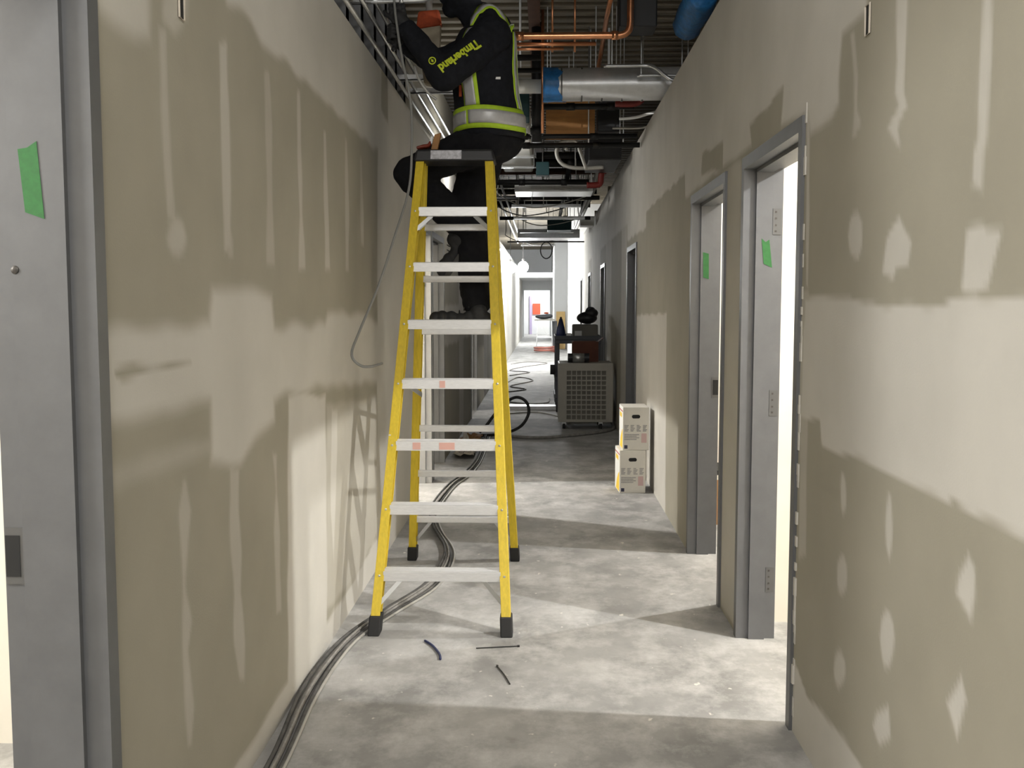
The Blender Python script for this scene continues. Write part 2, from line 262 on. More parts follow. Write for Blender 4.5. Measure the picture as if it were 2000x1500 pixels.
RIGHT_MUD = [
  (1, 0.008, 1, [(3.45,1.54),(2.95,1.54),(2.81,1.51),(2.27,1.51),(2.19,1.52),(1.87,1.53),(1.56,1.53),(1.52,1.08),(1.83,1.09),(2.07,1.08),(2.17,1.1),(2.21,1.08),(2.26,1.08),(2.56,1.08),(2.96,1.08),(3.2,1.07),(3.23,1.14),(3.46,1.13)]),
  (1, 0.02, 1, [(2.91,2.64),(2.87,2.33),(3.11,2.34),(3.11,2.12),(3.18,2.09),(3.43,2.08),(3.47,2.17),(4.58,2.19),(6.25,2.18),(10.76,2.18),(10.84,2.95),(6.43,4.01)]),
  (1, 0.01, -1, [(4.38,2.17),(4.44,2.29),(4.08,2.29),(3.84,2.33),(3.81,2.33),(3.86,2.15)]),
  (1, 0.012, -1, [(5.76,2.25),(5.73,2.35),(5.08,2.32),(5.07,2.18)]),
  (1, 0.012, -1, [(8.78,2.06),(8.81,2.31),(6.42,2.34),(6.29,1.5),(8.71,1.42)]),
  (1, 0.012, 1, [(9.78,1.4),(7.27,1.45),(7.22,-0.03),(8.23,-0.04),(9.63,0.0)]),
  (0.6, 0.012, 1, [(5.1,2.17),(4.61,2.16),(4.5,0.01),(4.92,0.01)]),
  (0.5, 0.01, 1, [(3.52,1.57),(3.4,1.57),(3.36,0.67),(3.45,0.64)]),
  (0.8, 0.008, 1, [(3.48,2.17),(3.44,2.15),(3.41,1.57),(3.44,1.57)]),
  (1, 0.008, 1, [(3.49,0.26),(3.29,0.2),(3.12,0.23),(2.89,0.23),(2.69,0.21),(2.64,0.12),(3.51,-0.34)]),
  (0.5, 0.01, 1, [(3.0,2.29),(2.97,2.17),(2.96,2.08),(2.96,2.04),(2.97,1.99),(2.93,1.99),(2.87,2.02),(2.92,2.07),(2.92,2.16),(2.98,2.29)]),
  (0.7, 0.01, 1, [(2.62,2.33),(2.61,2.13),(2.62,2.05),(2.59,2.01),(2.66,1.97),(2.59,1.91),(2.56,1.9),(2.59,1.96),(2.52,2.0),(2.55,2.04),(2.55,2.11),(2.56,2.31)]),
  (0.75, 0.01, 1, [(2.12,2.17),(2.12,2.01),(2.12,1.86),(2.14,1.83),(2.14,1.76),(2.09,1.75),(2.08,1.82),(2.07,1.85),(2.07,2.0),(2.07,2.16)]),
  (0.7, 0.01, 1, [(2.85,1.7),(2.85,1.67),(2.88,1.64),(2.92,1.65),(2.96,1.67),(2.98,1.71),(2.97,1.75),(2.94,1.77),(2.9,1.77),(2.86,1.74)]),
  (0.8, 0.01, 1, [(2.56,1.73),(2.47,1.67),(2.49,1.61),(2.57,1.6),(2.59,1.57),(2.67,1.6),(2.64,1.68)]),
  (0.9, 0.01, 1, [(2.15,1.67),(2.08,1.67),(2.06,1.66),(1.99,1.66),(2.04,1.55),(2.1,1.54),(2.16,1.55)]),
  (0.7, 0.01, 1, [(2.93,0.96),(2.93,0.92),(2.95,0.9),(2.96,0.89),(2.98,0.91),(2.99,0.95),(2.99,0.98),(2.98,1.01),(2.96,1.01),(2.94,0.99)]),
  (0.7, 0.01, 1, [(2.54,0.95),(2.54,0.9),(2.55,0.87),(2.56,0.86),(2.58,0.89),(2.59,0.94),(2.59,0.99),(2.58,1.03),(2.56,1.03),(2.55,1.0)]),
  (0.7, 0.01, 1, [(2.9,0.72),(2.9,0.69),(2.93,0.66),(2.96,0.65),(2.99,0.66),(3.0,0.69),(3.0,0.73),(2.97,0.76),(2.94,0.77),(2.91,0.75)]),
  (0.95, 0.01, 1, [(2.09,1.01),(2.04,0.98),(2.04,0.92),(2.06,0.85),(2.15,0.89),(2.14,0.94)]),
  (0.8, 0.01, 1, [(2.51,0.67),(2.52,0.63),(2.54,0.59),(2.57,0.58),(2.59,0.6),(2.61,0.64),(2.6,0.69),(2.58,0.72),(2.55,0.73),(2.52,0.71)]),
  (0.7, 0.01, 1, [(2.89,0.44),(2.9,0.41),(2.93,0.38),(2.96,0.36),(3.0,0.37),(3.01,0.4),(3.0,0.44),(2.97,0.47),(2.94,0.48),(2.9,0.47)]),
  (0.95, 0.01, 1, [(2.1,0.74),(2.06,0.69),(2.11,0.58),(2.17,0.64)]),
  (0.85, 0.01, 1, [(2.62,0.43),(2.53,0.48),(2.51,0.41),(2.59,0.35),(2.65,0.38)]),
]
# ---------------------------------------------------------------- the setting
XL, XR, TH, THR = -.95, .89, .195, .15
def sdf(poly, y, z):
    """signed distance (inside negative) of grid points to a polygon, numpy"""
    P = np.array(poly); d = np.full(y.shape, 1e9); ins = np.zeros(y.shape, bool); n = len(P)
    for i in range(n):
        a, b = P[i], P[(i + 1) % n]; e = b - a; l2 = max(e @ e, 1e-9)
        t = np.clip(((y - a[0]) * e[0] + (z - a[1]) * e[1]) / l2, 0, 1)
        d = np.minimum(d, np.hypot(y - a[0] - t * e[0], z - a[1] - t * e[1]))
        c = ((a[1] > z) != (b[1] > z)); zz = b[1] - a[1] if abs(b[1] - a[1]) > 1e-9 else 1e-9
        ins ^= c & (y < (b[0] - a[0]) * (z - a[1]) / zz + a[0])
    return np.where(ins, -d, d)
def wall(name, X, sign, y_ranges, top, doors, patches, label):
    """drywall with door openings; sign = +1 wall body lies towards +X"""
    ys = []
    for a, b, st in y_ranges: ys += list(np.arange(a, b - st * .3, st))
    ys.append(y_ranges[-1][1]); zs = list(np.arange(0, top, .016)) + [top]
    for d in doors: ys += [d[0] + .02, d[1] - .02]; zs.append(d[2] - .02)
    def clean(a):
        a = sorted(a); out = [a[0]]
        for v in a[1:]:
            if v - out[-1] > .004: out.append(v)
        return out
    fix = [q for d in doors for q in (d[0] + .02, d[1] - .02)]; ys = clean(ys); zs = clean(zs)
    ys = np.array(ys); zs = np.array(zs)
    for q in fix: ys[np.argmin(abs(ys - q))] = q
    for d in doors: zs[np.argmin(abs(zs - (d[2] - .02)))] = d[2] - .02
    Yg, Zg = np.meshgrid(ys, zs, indexing='ij')
    rng = np.random.RandomState(3); wob = np.zeros(Yg.shape)
    for k in range(26):
        fy, fz = rng.uniform(-26, 26, 2); wob += np.sin(Yg * fy + Zg * fz + rng.uniform(0, 6.3)) * .0015
    mud_and_light = np.zeros(Yg.shape)
    for st, soft, kind, poly in patches:
        s_ = sdf(poly, Yg, Zg) + wob * (1 if soft < .02 else 1.2); so = max(abs(soft), .006)
        m_ = np.clip(.5 - s_ / (2 * so), 0, 1); m_ = m_ * m_ * (3 - 2 * m_)
        mud_and_light = np.maximum(mud_and_light, m_ * st) if kind > 0 else mud_and_light * (1 - m_ * st)
    ny, nz = Yg.shape
    vs = np.stack([np.full(Yg.size, X), Yg.ravel(), Zg.ravel()], 1)
    fs = []
    yc = (ys[1:] + ys[:-1]) / 2; zc = (zs[1:] + zs[:-1]) / 2
    for i in range(ny - 1):
        hole = None
        for d in doors:
            if d[0] + .02 < yc[i] < d[1] - .02: hole = d[2] - .02
        for j in range(nz - 1):
            if hole and zc[j] < hole: continue
            q = (i * nz + j, i * nz + j + 1, (i + 1) * nz + j + 1, (i + 1) * nz + j)
            fs.append(q if sign > 0 else q[::-1])
    me = bpy.data.meshes.new(name); me.from_pydata(vs.tolist(), [], fs); me.update()
    at = me.attributes.new('mud_and_light', 'FLOAT', 'POINT'); at.data.foreach_set('value', mud_and_light.ravel().astype(np.float32))
    me.materials.append(M['drywall'])
    o = bpy.data.objects.new(name, me); COL.objects.link(o)
    sm = o.modifiers.new('thickness', 'SOLIDIFY'); sm.thickness = THR if sign > 0 else TH; sm.offset = -1
    tag(o, label, 'wall', kind='structure'); return o

DH = 2.155
RDOORS = [(3.49, 4.53, DH), (4.94, 6.07, DH), (9.6, 10.65, 2.10), (14.5, 15.55, 2.10), (18.8, 19.8, 2.10), (22.9, 23.9, 2.10)]
LDOORS = [(1.02, 2.135, 2.27), (7.42, 8.42, 2.13), (8.50, 9.52, 2.13), (13.1, 14.2, 2.12), (21.4, 22.5, 2.10)]
wall('wall_left', XL, -1, [(-3, 1.9, .1), (1.9, 7.6, .0135), (7.6, 26, .06), (26, 46, .4)], 2.885, LDOORS, LEFT_MUD_AND_LIGHT + [
    (1, .03, 1, [(6.2, 0), (7.5, 0), (7.5, 2.88), (6.2, 2.88)]), (1, .03, 1, [(9.4, 1.1), (25, 1.1), (25, 1.5), (9.4, 1.5)]),
    (1, .03, 1, [(11.3, 0), (11.9, 0), (11.9, 2.88), (11.3, 2.88)]), (1, .03, 1, [(16, 0), (17, 0), (17, 2.88), (16, 2.88)]), (1, .05, 1, [(19, 0), (46, 0), (46, 2.88), (19, 2.88)]), (1, .03, 1, [(7, 2.3), (46, 2.3), (46, 2.88), (7, 2.88)])],
    'long left corridor wall of taped unpainted drywall')
wall('wall_right', XR, 1, [(-3, 1.6, .1), (1.6, 4.6, .0135), (4.6, 9.7, .018), (9.7, 25, .06)], 3.05, RDOORS, RIGHT_MUD + [
    (1, .03, 1, [(9, 2.35), (25, 2.35), (25, 3.05), (9, 3.05)]), (.7, .04, 1, [(10.8, 0), (11.5, 0), (11.5, 2.4), (10.8, 2.4)]), (.8, .04, 1, [(13.2, 0), (14.4, 0), (14.4, 2.4), (13.2, 2.4)]),
    (1, .04, 1, [(15.7, 0), (18.7, 0), (18.7, 2.4), (15.7, 2.4)]), (1, .04, 1, [(19.8, 0), (25, 0), (25, 2.4), (19.8, 2.4)])],
    'right corridor wall of taped unpainted drywall with door openings')

fl = B(-6, 6, -4, 56, -.12, 0).obj('floor', 'concrete'); tag(fl, 'bare grey concrete floor dusted white with drywall powder', 'floor', kind='structure')

# steel deck: trapezoidal ribs running across the corridor
dk = MB(); y = -4.0; prof = []
while y < 56: prof += [(y, 4.02), (y + .07, 4.02), (y + .09, 3.96), (y + .17, 3.96), (y + .19, 4.02)]; y += .2
vs = []; fs = []
for i, (yy, zz) in enumerate(prof): vs += [(-6, yy, zz), (6, yy, zz)]
for i in range(len(prof) - 1): fs.append((2 * i, 2 * i + 1, 2 * i + 3, 2 * i + 2))
dk.add(vs, fs); dk.box(-6, 6, -4, 56, 4.05, 4.2)
tag(dk.obj('ceiling', 'deck'), 'ribbed steel deck high above the open ceiling', 'ceiling', kind='structure')

def panel(name, label, *a, m='primer'):
    o = B(*a).obj(name, m); tag(o, label, 'wall', kind='structure'); return o
# rooms behind the doors
X0, X1 = XR + THR, 4.6
panel('wall_room_1_end', 'pale partition at the far end of the first right room', X0, X1, 4.72, 4.80, 0, 3.0)
panel('wall_room_1_near', 'pale partition at the near end of the first right room', X0, X1, 1.2, 1.28, 0, 3.0)
panel('wall_room_2_end', 'pale partition at the far end of the second right room', X0, X1, 7.5, 7.58, 0, 3.0)
panel('wall_rooms_right_back', 'back wall of the rooms on the right', X1, X1 + .1, -3, 25.2, 0, 4.0)
panel('wall_room_3_end', 'partition behind the third right doorway', X0, X1, 11.2, 11.28, 0, 3.4, m='drywall')
panel('wall_room_4_end', 'partition behind the fourth right doorway', X0, X1, 16.4, 16.48, 0, 3.4, m='drywall')
panel('wall_room_5_end', 'partition behind the fifth right doorway', X0, X1, 20.6, 20.68, 0, 3.4, m='drywall')
W0, W1 = XL - TH, -4.6
panel('wall_left_room_1_end', 'pale partition at the far end of the nearest left room', W1, W0, 3.3, 3.38, 0, 3.0)
panel('wall_left_room_1_near', 'pale partition at the near end of the nearest left room', W1, W0, -1.5, -1.42, 0, 3.0)
panel('wall_rooms_left_back', 'back wall of the rooms on the left', W1 - .1, W1, -3, 46, 0, 4.0)
panel('wall_left_room_2_near', 'partition before the paired left doorways', W1, W0, 6.9, 6.98, 0, 3.0)
panel('wall_left_room_2_end', 'pale partition between the paired left rooms', W1, W0, 8.42, 8.49, 0, 3.0)
panel('wall_left_room_3_end', 'pale partition beyond the paired left rooms', W1, W0, 11.6, 11.68, 0, 3.0)
panel('wall_left_room_4_end', 'partition behind the far left doorway', W1, W0, 15.2, 15.28, 0, 3.4, m='drywall')
panel('wall_behind', 'wall closing the corridor behind the photographer', -4.6, 4.6, -3.2, -3.0, 0, 4.0, m='drywall')
for nm, a, lb in (('ceiling_rooms_right', (X0, X1, -3, 25, 3.06, 3.12), 'board ceiling over the rooms on the right'), ('ceiling_rooms_left', (W1, W0, -3, 26, 3.02, 3.08), 'board ceiling over the rooms on the left')):
    panel(nm, lb, *a)['category'] = 'ceiling'
# left shaft board above the wall
panel('wall_left_upper', 'shaded board above the left wall behind the conduits', XL - .17, XL - .10, 3.6, 13, 2.885, 3.7, m='drywall')
# the white far end
panel('wall_far_right_pier', 'white painted pier where the right wall ends', .62, 4.7, 25.05, 25.4, 0, 4.0, m='white_wall')
panel('wall_far_right_return', 'white return wall deeper in the far corridor', .38, .84, 34.0, 46, 0, 3.6, m='white_wall')
panel('wall_far_right_side', 'white side wall of the far corridor', .80, 1.0, 25.4, 34.4, 0, 3.4, m='white_wall')
fe = MB().box(-2, -.88, 45.8, 46, 0, 4).box(.30, 1.2, 45.8, 46, 0, 4).box(-.88, .30, 45.8, 46, 2.12, 4)
tag(fe.obj('wall_far_end', 'white_wall'), 'white end wall with the lit far doorway', 'wall', kind='structure')
panel('wall_far_room', 'bright wall of the room beyond the far doorway', -3, 3, 50, 50.2, 0, 4, m='white_wall')
panel('ceiling_far', 'grey bulkhead over the far end of the corridor', -.95, .8, 40, 46, 2.55, 2.75, m='white_wall')

# ---------------------------------------------------------------- hollow metal door frames
def quad_patch(pts, n, t, name, m, parent, label=None):
    """thin sheet: pts outline, n outward normal, t thickness"""
    n = V(n).normalized(); return MB().prism(pts, n * .0006, n * (t + .0006)).obj(name, m, parent, label=label)
def door_frame(idx, side, y0, y1, zt, label, finish='jamb'):
    X = XR if side > 0 else XL; root = thing('door_%d' % idx, label, 'door frame', (X, (y0 + y1) / 2, 0), kind='structure')
    D = .162 if side > 0 else .207
    PR = [(-.012, 0), (-.012, .05), (.042, .05), (.042, .066), (D - .049, .066), (D - .049, .05), (D, .05), (D, 0)]
    FACE = 2
    def ext(fn_a, fn_b, nm):
        n = len(PR); a = [fn_a(d, o) for d, o in PR]; b = [fn_b(d, o) for d, o in PR]
        # corridor face and return in the frame colour, the throat in the given jamb colour
        mb = MB(); mb.add(a + b, [tuple(range(n))[::-1], tuple(range(n, 2 * n))] + [(i, (i + 1) % n, n + (i + 1) % n, n + i) for i in range(n)])
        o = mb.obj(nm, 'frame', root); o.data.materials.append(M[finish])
        for p in o.data.polygons:
            c = sum(((o.data.vertices[i].co - V((X, 0, 0))).x * side for i in p.vertices)) / len(p.vertices)
            if nm == 'door_jamb' and len(p.vertices) == 4 and c > -.005: p.material_index = 1
        return o
    for s, yy in ((1, y0), (-1, y1)):
        ext(lambda d, o: V((X + side * d, yy + s * o, 0)), lambda d, o: V((X + side * d, yy + s * o, zt - o)), 'door_jamb')
    ext(lambda d, o: V((X + side * d, y0 + o, zt - o)), lambda d, o: V((X + side * d, y1 - o, zt - o)), 'door_head')
    return root
def hinge(root, X, side, y, z):
    o = MB().box(*sorted((X + side * .118, X + side * .155)), y - .003, y + .004, z - .057, z + .057).obj('hinge', 'hinge', root, label='steel hinge plate')
    s = MB()
    for k in (-.042, -.016, .014, .042): s.box(*sorted((X + side * .127, X + side * .135)), y - .0042, y - .003, z + k - .004, z + k + .004)
    s.obj('hinge_screw', 'screw', o)
def strike(root, X, side, y, z):
    D = .162 if side > 0 else .207
    o = MB().box(*sorted((X + side * (D - .042), X + side * (D - .004))), y - .003, y + .003, z - .062, z + .062).obj('strike_plate', 'hinge', root, label='steel strike plate')
    MB().box(*sorted((X + side * (D - .035), X + side * (D - .004))), y - .0045, y - .003, z - .045, z + .045).obj('strike_hole', 'dark', o)
def tape(root, pts, label): quad_patch([V(p) for p in pts], (0, -1, 0), .0008, 'tape_strip', 'green_tape', root, label)
f = door_frame(1, 1, *RDOORS[0], 'grey steel door frame with three hinges nearest on the right')
yj = RDOORS[0][1] - .05
for z in (1.876, 1.075, .272): hinge(f, XR, 1, yj, z)
ys_ = RDOORS[0][1] - .066
tape(f, [(.957, ys_, 1.802), (.975, ys_, 1.786), (.991, ys_, 1.797), (1.005, ys_, 1.674), (.968, ys_, 1.692)], 'torn strip of green tape')
f = door_frame(2, 1, *RDOORS[1], 'grey steel door frame second along the right wall')
strike(f, XR, 1, RDOORS[1][1] - .05, 1.016); ys_ = RDOORS[1][1] - .066
tape(f, [(.945, ys_, 1.82), (.979, ys_, 1.811), (.981, ys_, 1.661), (.948, ys_, 1.671)], 'strip of green tape')
f = door_frame(3, 1, *RDOORS[2], 'grey steel door frame in shade behind the stacked cartons')
ys_ = RDOORS[2][1] - .066; tape(f, [(.96, ys_, 1.83), (.99, ys_, 1.82), (.99, ys_, 1.67), (.96, ys_, 1.68)], 'dim strip of green tape')
door_frame(4, 1, *RDOORS[3], 'grey steel door frame past the louvred unit, fourth on the right')
door_frame(5, 1, *RDOORS[4], 'grey steel door frame fifth along the right wall')
door_frame(6, 1, *RDOORS[5], 'grey steel door frame last before the white pier')
f = door_frame(7, -1, *LDOORS[0], 'grey steel door frame at the left edge, closest to the viewer')
ys_ = LDOORS[0][1] - .066
tape(f, [(-1.086, ys_, 1.835), (-1.066, ys_, 1.838), (-1.046, ys_, 1.851), (-1.035, ys_, 1.692), (-1.075, ys_, 1.706)], 'strip of green tape')
strike(f, XL, -1, LDOORS[0][1] - .05, .976)
MB().ball((-1.102, ys_, 1.587), .009, .004, .009).obj('screw_head', 'screw', f)
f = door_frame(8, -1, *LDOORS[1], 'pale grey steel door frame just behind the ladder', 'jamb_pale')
ys_ = LDOORS[1][1] - .066; tape(f, [(-1.03, ys_, 1.72), (-.99, ys_, 1.70), (-.985, ys_, 1.66), (-1.03, ys_, 1.68)], 'scrap of green tape')
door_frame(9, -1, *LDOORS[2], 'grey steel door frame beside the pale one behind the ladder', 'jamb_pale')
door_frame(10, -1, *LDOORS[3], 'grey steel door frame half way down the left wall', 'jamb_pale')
door_frame(11, -1, *LDOORS[4], 'grey steel door frame far down the left wall by the bulbs')
# raw edge of compound along the near jamb of the first right frame
mb = MB(); zz = .02
while zz < 2.2:
    h = random.uniform(.02, .07); w = random.uniform(.004, .014)
    if random.random() < .6: mb.box(XR - random.uniform(.002, .008), XR + .002, 3.482 - w, 3.493, zz, zz + h)
    zz += h
mb.obj('compound_ridge', M['drywall'], bpy.data.objects['door_1'], kind='stuff')
mx_ = bpy.data.objects['compound_ridge'].data; a_ = mx_.attributes.new('mud_and_light', 'FLOAT', 'POINT'); a_.data.foreach_set('value', [1.] * len(mx_.vertices))
# slots cut for boxes high in the walls
for nm, x, s_, y, z, lb in (('outlet_slot', XR, -1, 2.845, 2.293, 'slot cut in the right wall near the top edge'), ('outlet_slot', XL, 1, 2.66, 2.30, 'slot cut in the left wall near the top edge')):
    o = thing(nm, lb, 'wall slot', (x, y, z - .045))
    MB().tube([(x + s_ * .004, y - .02, z - .04), (x + s_ * .004, y - .02, z + .04), (x + s_ * .004, y + .02, z + .04), (x + s_ * .002, y + .02, z - .04)], .003, 6, closed=True).obj('rim', 'paper', o)
    B(*sorted((x - s_ * .03, x + s_ * .002)), y - .02, y + .02, z - .04, z + .04).obj('recess', 'dark', o)

# ---------------------------------------------------------------- the ladder
LCX = -.468
def fY(z): return 4.453 + .385 * z
def rY(z): return 5.875 - .165 * z
def half(z): return .305 - .0545 * z     # half width to the rail centre
ZT = 2.275
lad = thing('stepladder', 'tall yellow fibreglass stepladder with seven aluminium steps', 'ladder', (LCX, 5.16, 0))
def rail(side, Yf, s_in, name='rail'):
    """C channel: web outside, flanges pointing inwards; s_in = +1 when the open depth runs to +Y"""
    mb = MB(); FW, D, T = .043, .07, .006
    for (x0, x1, d0, d1) in ((0, FW, 0, T), (0, FW, D - T, D), (0, T, T, D - T)):
        q = []
        for z in (.0, ZT):
            xo = LCX + side * (half(z) + FW / 2); Yc = Yf(z)
            q.append([V((xo - side * x, Yc + s_in * d, z)) for x, d in ((x0, d0), (x1, d0), (x1, d1), (x0, d1))])
        mb.hexa(*q)
    return mb.obj(name, 'yellow', lad, bevel=.0015)
for sd in (-1, 1): rail(sd, fY, 1, 'front_rail'); rail(sd, rY, -1, 'rear_rail')
def foot(side, Yf, s_in):
    z0, z1 = 0, .085; w = .028
    q = [[V((LCX + side * half(z) + dx * w, Yf(z) + s_in * d, z)) for dx, d in ((-1, -.008), (1, -.008), (1, .078), (-1, .078))] for z in (z0, z1)]
    f_ = MB().hexa(*q).obj('foot', 'rubber', lad, bevel=.006)
for sd in (-1, 1): foot(sd, fY, 1); foot(sd, rY, -1)
step_objs = []
for k in range(1, 8):
    z = .29 * k - .035; h = half(z) - .018; Y = fY(z)
    mb = MB()
    mb.box(LCX - h, LCX + h, Y + .004, Y + .082, z + .012, z + .020)          # tread
    mb.box(LCX - h, LCX + h, Y + .001, Y + .008, z - .026, z + .020)          # front flange
    mb.box(LCX - h, LCX + h, Y + .080, Y + .087, z - .022, z + .020)          # rear flange
    for r_ in range(5): mb.box(LCX - h, LCX + h, Y + .014 + r_ * .014, Y + .018 + r_ * .014, z + .020, z + .0225)
    st = mb.obj('step', 'alu', lad, bevel=.002); step_objs.append(st)
    for sx in (-1, 1): MB().ball((LCX + sx * half(z), Y - .001, z), .006, .003, .006, nu=8, nv=5).obj('rivet', 'zinc', st)
def smear(k, x0, x1):
    z = .29 * k - .035; Y = fY(z); B(x0, x1, Y - .0004, Y + .002, z - .02, z + .014).obj('paint_smear', 'red_paint', step_objs[k - 1], label='smear of red paint')
smear(3, -.628, -.590); smear(3, -.50, -.425); smear(4, -.508, -.480)
for k, z in enumerate((.25, .53, .80, 1.07, 1.36, 1.65, 1.93)):
    h = half(z) - .01; Y = rY(z); mb = MB().box(LCX - h, LCX + h, Y - .055, Y - .022, z - .016, z + .020)
    mb.obj('rear_rung', 'alu', lad, bevel=.004)
def brace(p, q):
    MB().bar(p, q, .004, .019, V((0, 1, 0))).obj('brace', 'zinc', lad)
for sx in (-1, 1):
    z = .255; brace((LCX + sx * (half(z) - .10), fY(z) + .012, z - .02), (LCX + sx * half(.12), fY(.12) + .012, .12))
    z = 1.995; brace((LCX + sx * (half(z) - .085), fY(z) + .012, z - .025), (LCX + sx * half(1.88), fY(1.88) + .012, 1.885))
    z = 1.995; brace((LCX + sx * (half(z) - .075), fY(z) + .075, z - .025), (LCX + sx * half(1.88), fY(1.88) + .075, 1.885))
    z = .25; brace((LCX + sx * (half(z) - .10), rY(z) - .04, z - .015), (LCX + sx * half(.1), rY(.1) - .04, .1))
    # spreader bars between front and rear rails
    z = 1.07; MB().bar((LCX + sx * (half(1.12) - .03), fY(1.12) + .06, 1.12), (LCX + sx * (half(1.0) - .03), rY(1.0) - .06, 1.0), .004, .026, V((1, 0, 0))).obj('spreader', 'galv', lad)
# top cap
cy0, cy1 = fY(ZT) - .02, rY(ZT) + .02
cap = MB().hexa([V((LCX - .215, cy0, 2.262)), V((LCX + .215, cy0, 2.262)), V((LCX + .215, cy1, 2.262)), V((LCX - .215, cy1, 2.262))],
                [V((LCX - .200, cy0 + .01, 2.325)), V((LCX + .200, cy0 + .01, 2.325)), V((LCX + .200, cy1 - .01, 2.325)), V((LCX - .200, cy1 - .01, 2.325))]).obj('top_cap', 'black_plastic', lad, bevel=.012, seg=3)
MB().hexa([V((-.592, cy0 - .001, 2.272)), V((-.43, cy0 - .001, 2.272)), V((-.43, cy0 + .008, 2.272)), V((-.592, cy0 + .008, 2.272))],
          [V((-.592, cy0 + .0078, 2.318)), V((-.43, cy0 + .0078, 2.318)), V((-.43, cy0 + .017, 2.318)), V((-.592, cy0 + .017, 2.318))]).obj('label_plate', 'label_grey', cap, label='worn silver label')
B(-.748, -.735, fY(.88) + .0, fY(.88) + .03, .83, .885).obj('clip', 'white_plastic', lad, bevel=.002)
# hand tools lying on the cap
o = thing('wood_block', 'small tan wooden block standing on the ladder cap', 'block', (-.60, 5.36, 2.325))
MB().hexa([V((-.595, 5.35, 2.326)), V((-.560, 5.35, 2.326)), V((-.560, 5.385, 2.326)), V((-.595, 5.385, 2.326))], [V((-.575, 5.35, 2.405)), V((-.540, 5.35, 2.415)), V((-.540, 5.385, 2.415)), V((-.575, 5.385, 2.405))]).obj('block', 'wood', o, bevel=.003)
o = thing('pliers', 'dark red handled pliers lying on the ladder cap', 'pliers', (-.63, 5.37, 2.326))
MB().tube([(-.67, 5.355, 2.336), (-.64, 5.36, 2.345), (-.61, 5.372, 2.352), (-.60, 5.38, 2.372)], lambda t: .007 + .003 * math.sin(t * 3.1), 8, 5).obj('handle', 'tool_red', o, smooth=True)
MB().tube([(-.67, 5.405, 2.336), (-.64, 5.40, 2.345), (-.61, 5.388, 2.350), (-.60, 5.382, 2.371)], lambda t: .007 + .003 * math.sin(t * 3.1), 8, 5).obj('handle', 'tool_red', o, smooth=True)
MB().hexa([V((-.605, 5.372, 2.362)), V((-.590, 5.372, 2.362)), V((-.590, 5.39, 2.362)), V((-.605, 5.39, 2.362))], [V((-.596, 5.377, 2.40)), V((-.588, 5.377, 2.40)), V((-.588, 5.386, 2.40)), V((-.596, 5.386, 2.40))]).obj('jaw', 'zinc', o)
# ---------------------------------------------------------------- the worker
def fuse(mb, vox, it=6):
    me = bpy.data.meshes.new('tmp'); me.from_pydata(mb.v, [], mb.f); me.update()
    o = bpy.data.objects.new('tmp', me); COL.objects.link(o)
    r = o.modifiers.new('r', 'REMESH'); r.mode = 'VOXEL'; r.voxel_size = vox; r.use_smooth_shade = True
    s = o.modifiers.new('s', 'SMOOTH'); s.iterations = it; s.factor = .5
    dg = bpy.context.evaluated_depsgraph_get(); dg.update()
    out = bpy.data.meshes.new_from_object(o.evaluated_get(dg)); bpy.data.objects.remove(o); bpy.data.meshes.remove(me)
    out.polygons.foreach_set('use_smooth', [True] * len(out.polygons)); return out
def link_mesh(me, name, mats, parent, label=None):
    me.name = name; me.materials.clear()
    for m in mats: me.materials.append(M[m])
    o = bpy.data.objects.new(name, me); COL.objects.link(o); o.parent = parent; o.matrix_parent_inverse = Matrix.Translation(-parent.location)
    if label: o['label'] = label
    return o
per = thing('person', 'worker in black clothing and hi-vis vest perched behind the ladder top, arms raised', 'person', (-.38, 5.66, 1.39))
tor = MB()
TORSO = [((-.30, 5.72, 2.43), .185, .20, .13), ((-.305, 5.70, 2.54), .180, .205, .13), ((-.32, 5.68, 2.67), .168, .205, .13), ((-.335, 5.66, 2.80), .170, .215, .13),
         ((-.325, 5.655, 2.92), .160, .205, .12), ((-.30, 5.65, 3.02), .13, .165, .10)]
for i in range(len(TORSO) - 1):
    for t in (0, .5):
        a, b = TORSO[i], TORSO[i + 1]; c = V(a[0]).lerp(V(b[0]), t); tor.ball(c, *[a[k] + (b[k] - a[k]) * t for k in (1, 2, 3)], nu=24, nv=14)
tor.ball(TORSO[-1][0], *TORSO[-1][1:], nu=24, nv=14)
torso_mesh = fuse(tor, .014, 8)
bd = MB(); bd.v = list(tor.v); bd.f = list(tor.f)
SH, EL, WR = V((-.275, 5.475, 2.945)), V((-.525, 5.365, 2.705)), V((-.715, 5.36, 2.95))
SH2, EL2, WR2 = V((-.33, 5.84, 2.97)), V((-.60, 5.78, 2.87)), V((-.765, 5.52, 2.93))
for a, b, c in ((SH, EL, WR), (SH2, EL2, WR2)):
    bd.limb(a, b, .104, .080, 9); bd.limb(b, c, .080, .054, 8)
    d = (b - a).normalized()
    for t in (.45, .6, .72): bd.ball(a.lerp(b, t) + V((0, -.004, .008)), .084 - .02 * t)     # sleeve folds
bd.limb((-.355, 5.645, 3.05), (-.43, 5.64, 3.16), .082, .078, 5)
# trapezius and hood bulk
bd.limb((-.29, 5.56, 3.05), (-.33, 5.62, 3.10), .065, .06, 3); bd.limb((-.29, 5.74, 3.05), (-.33, 5.67, 3.10), .065, .06, 3)
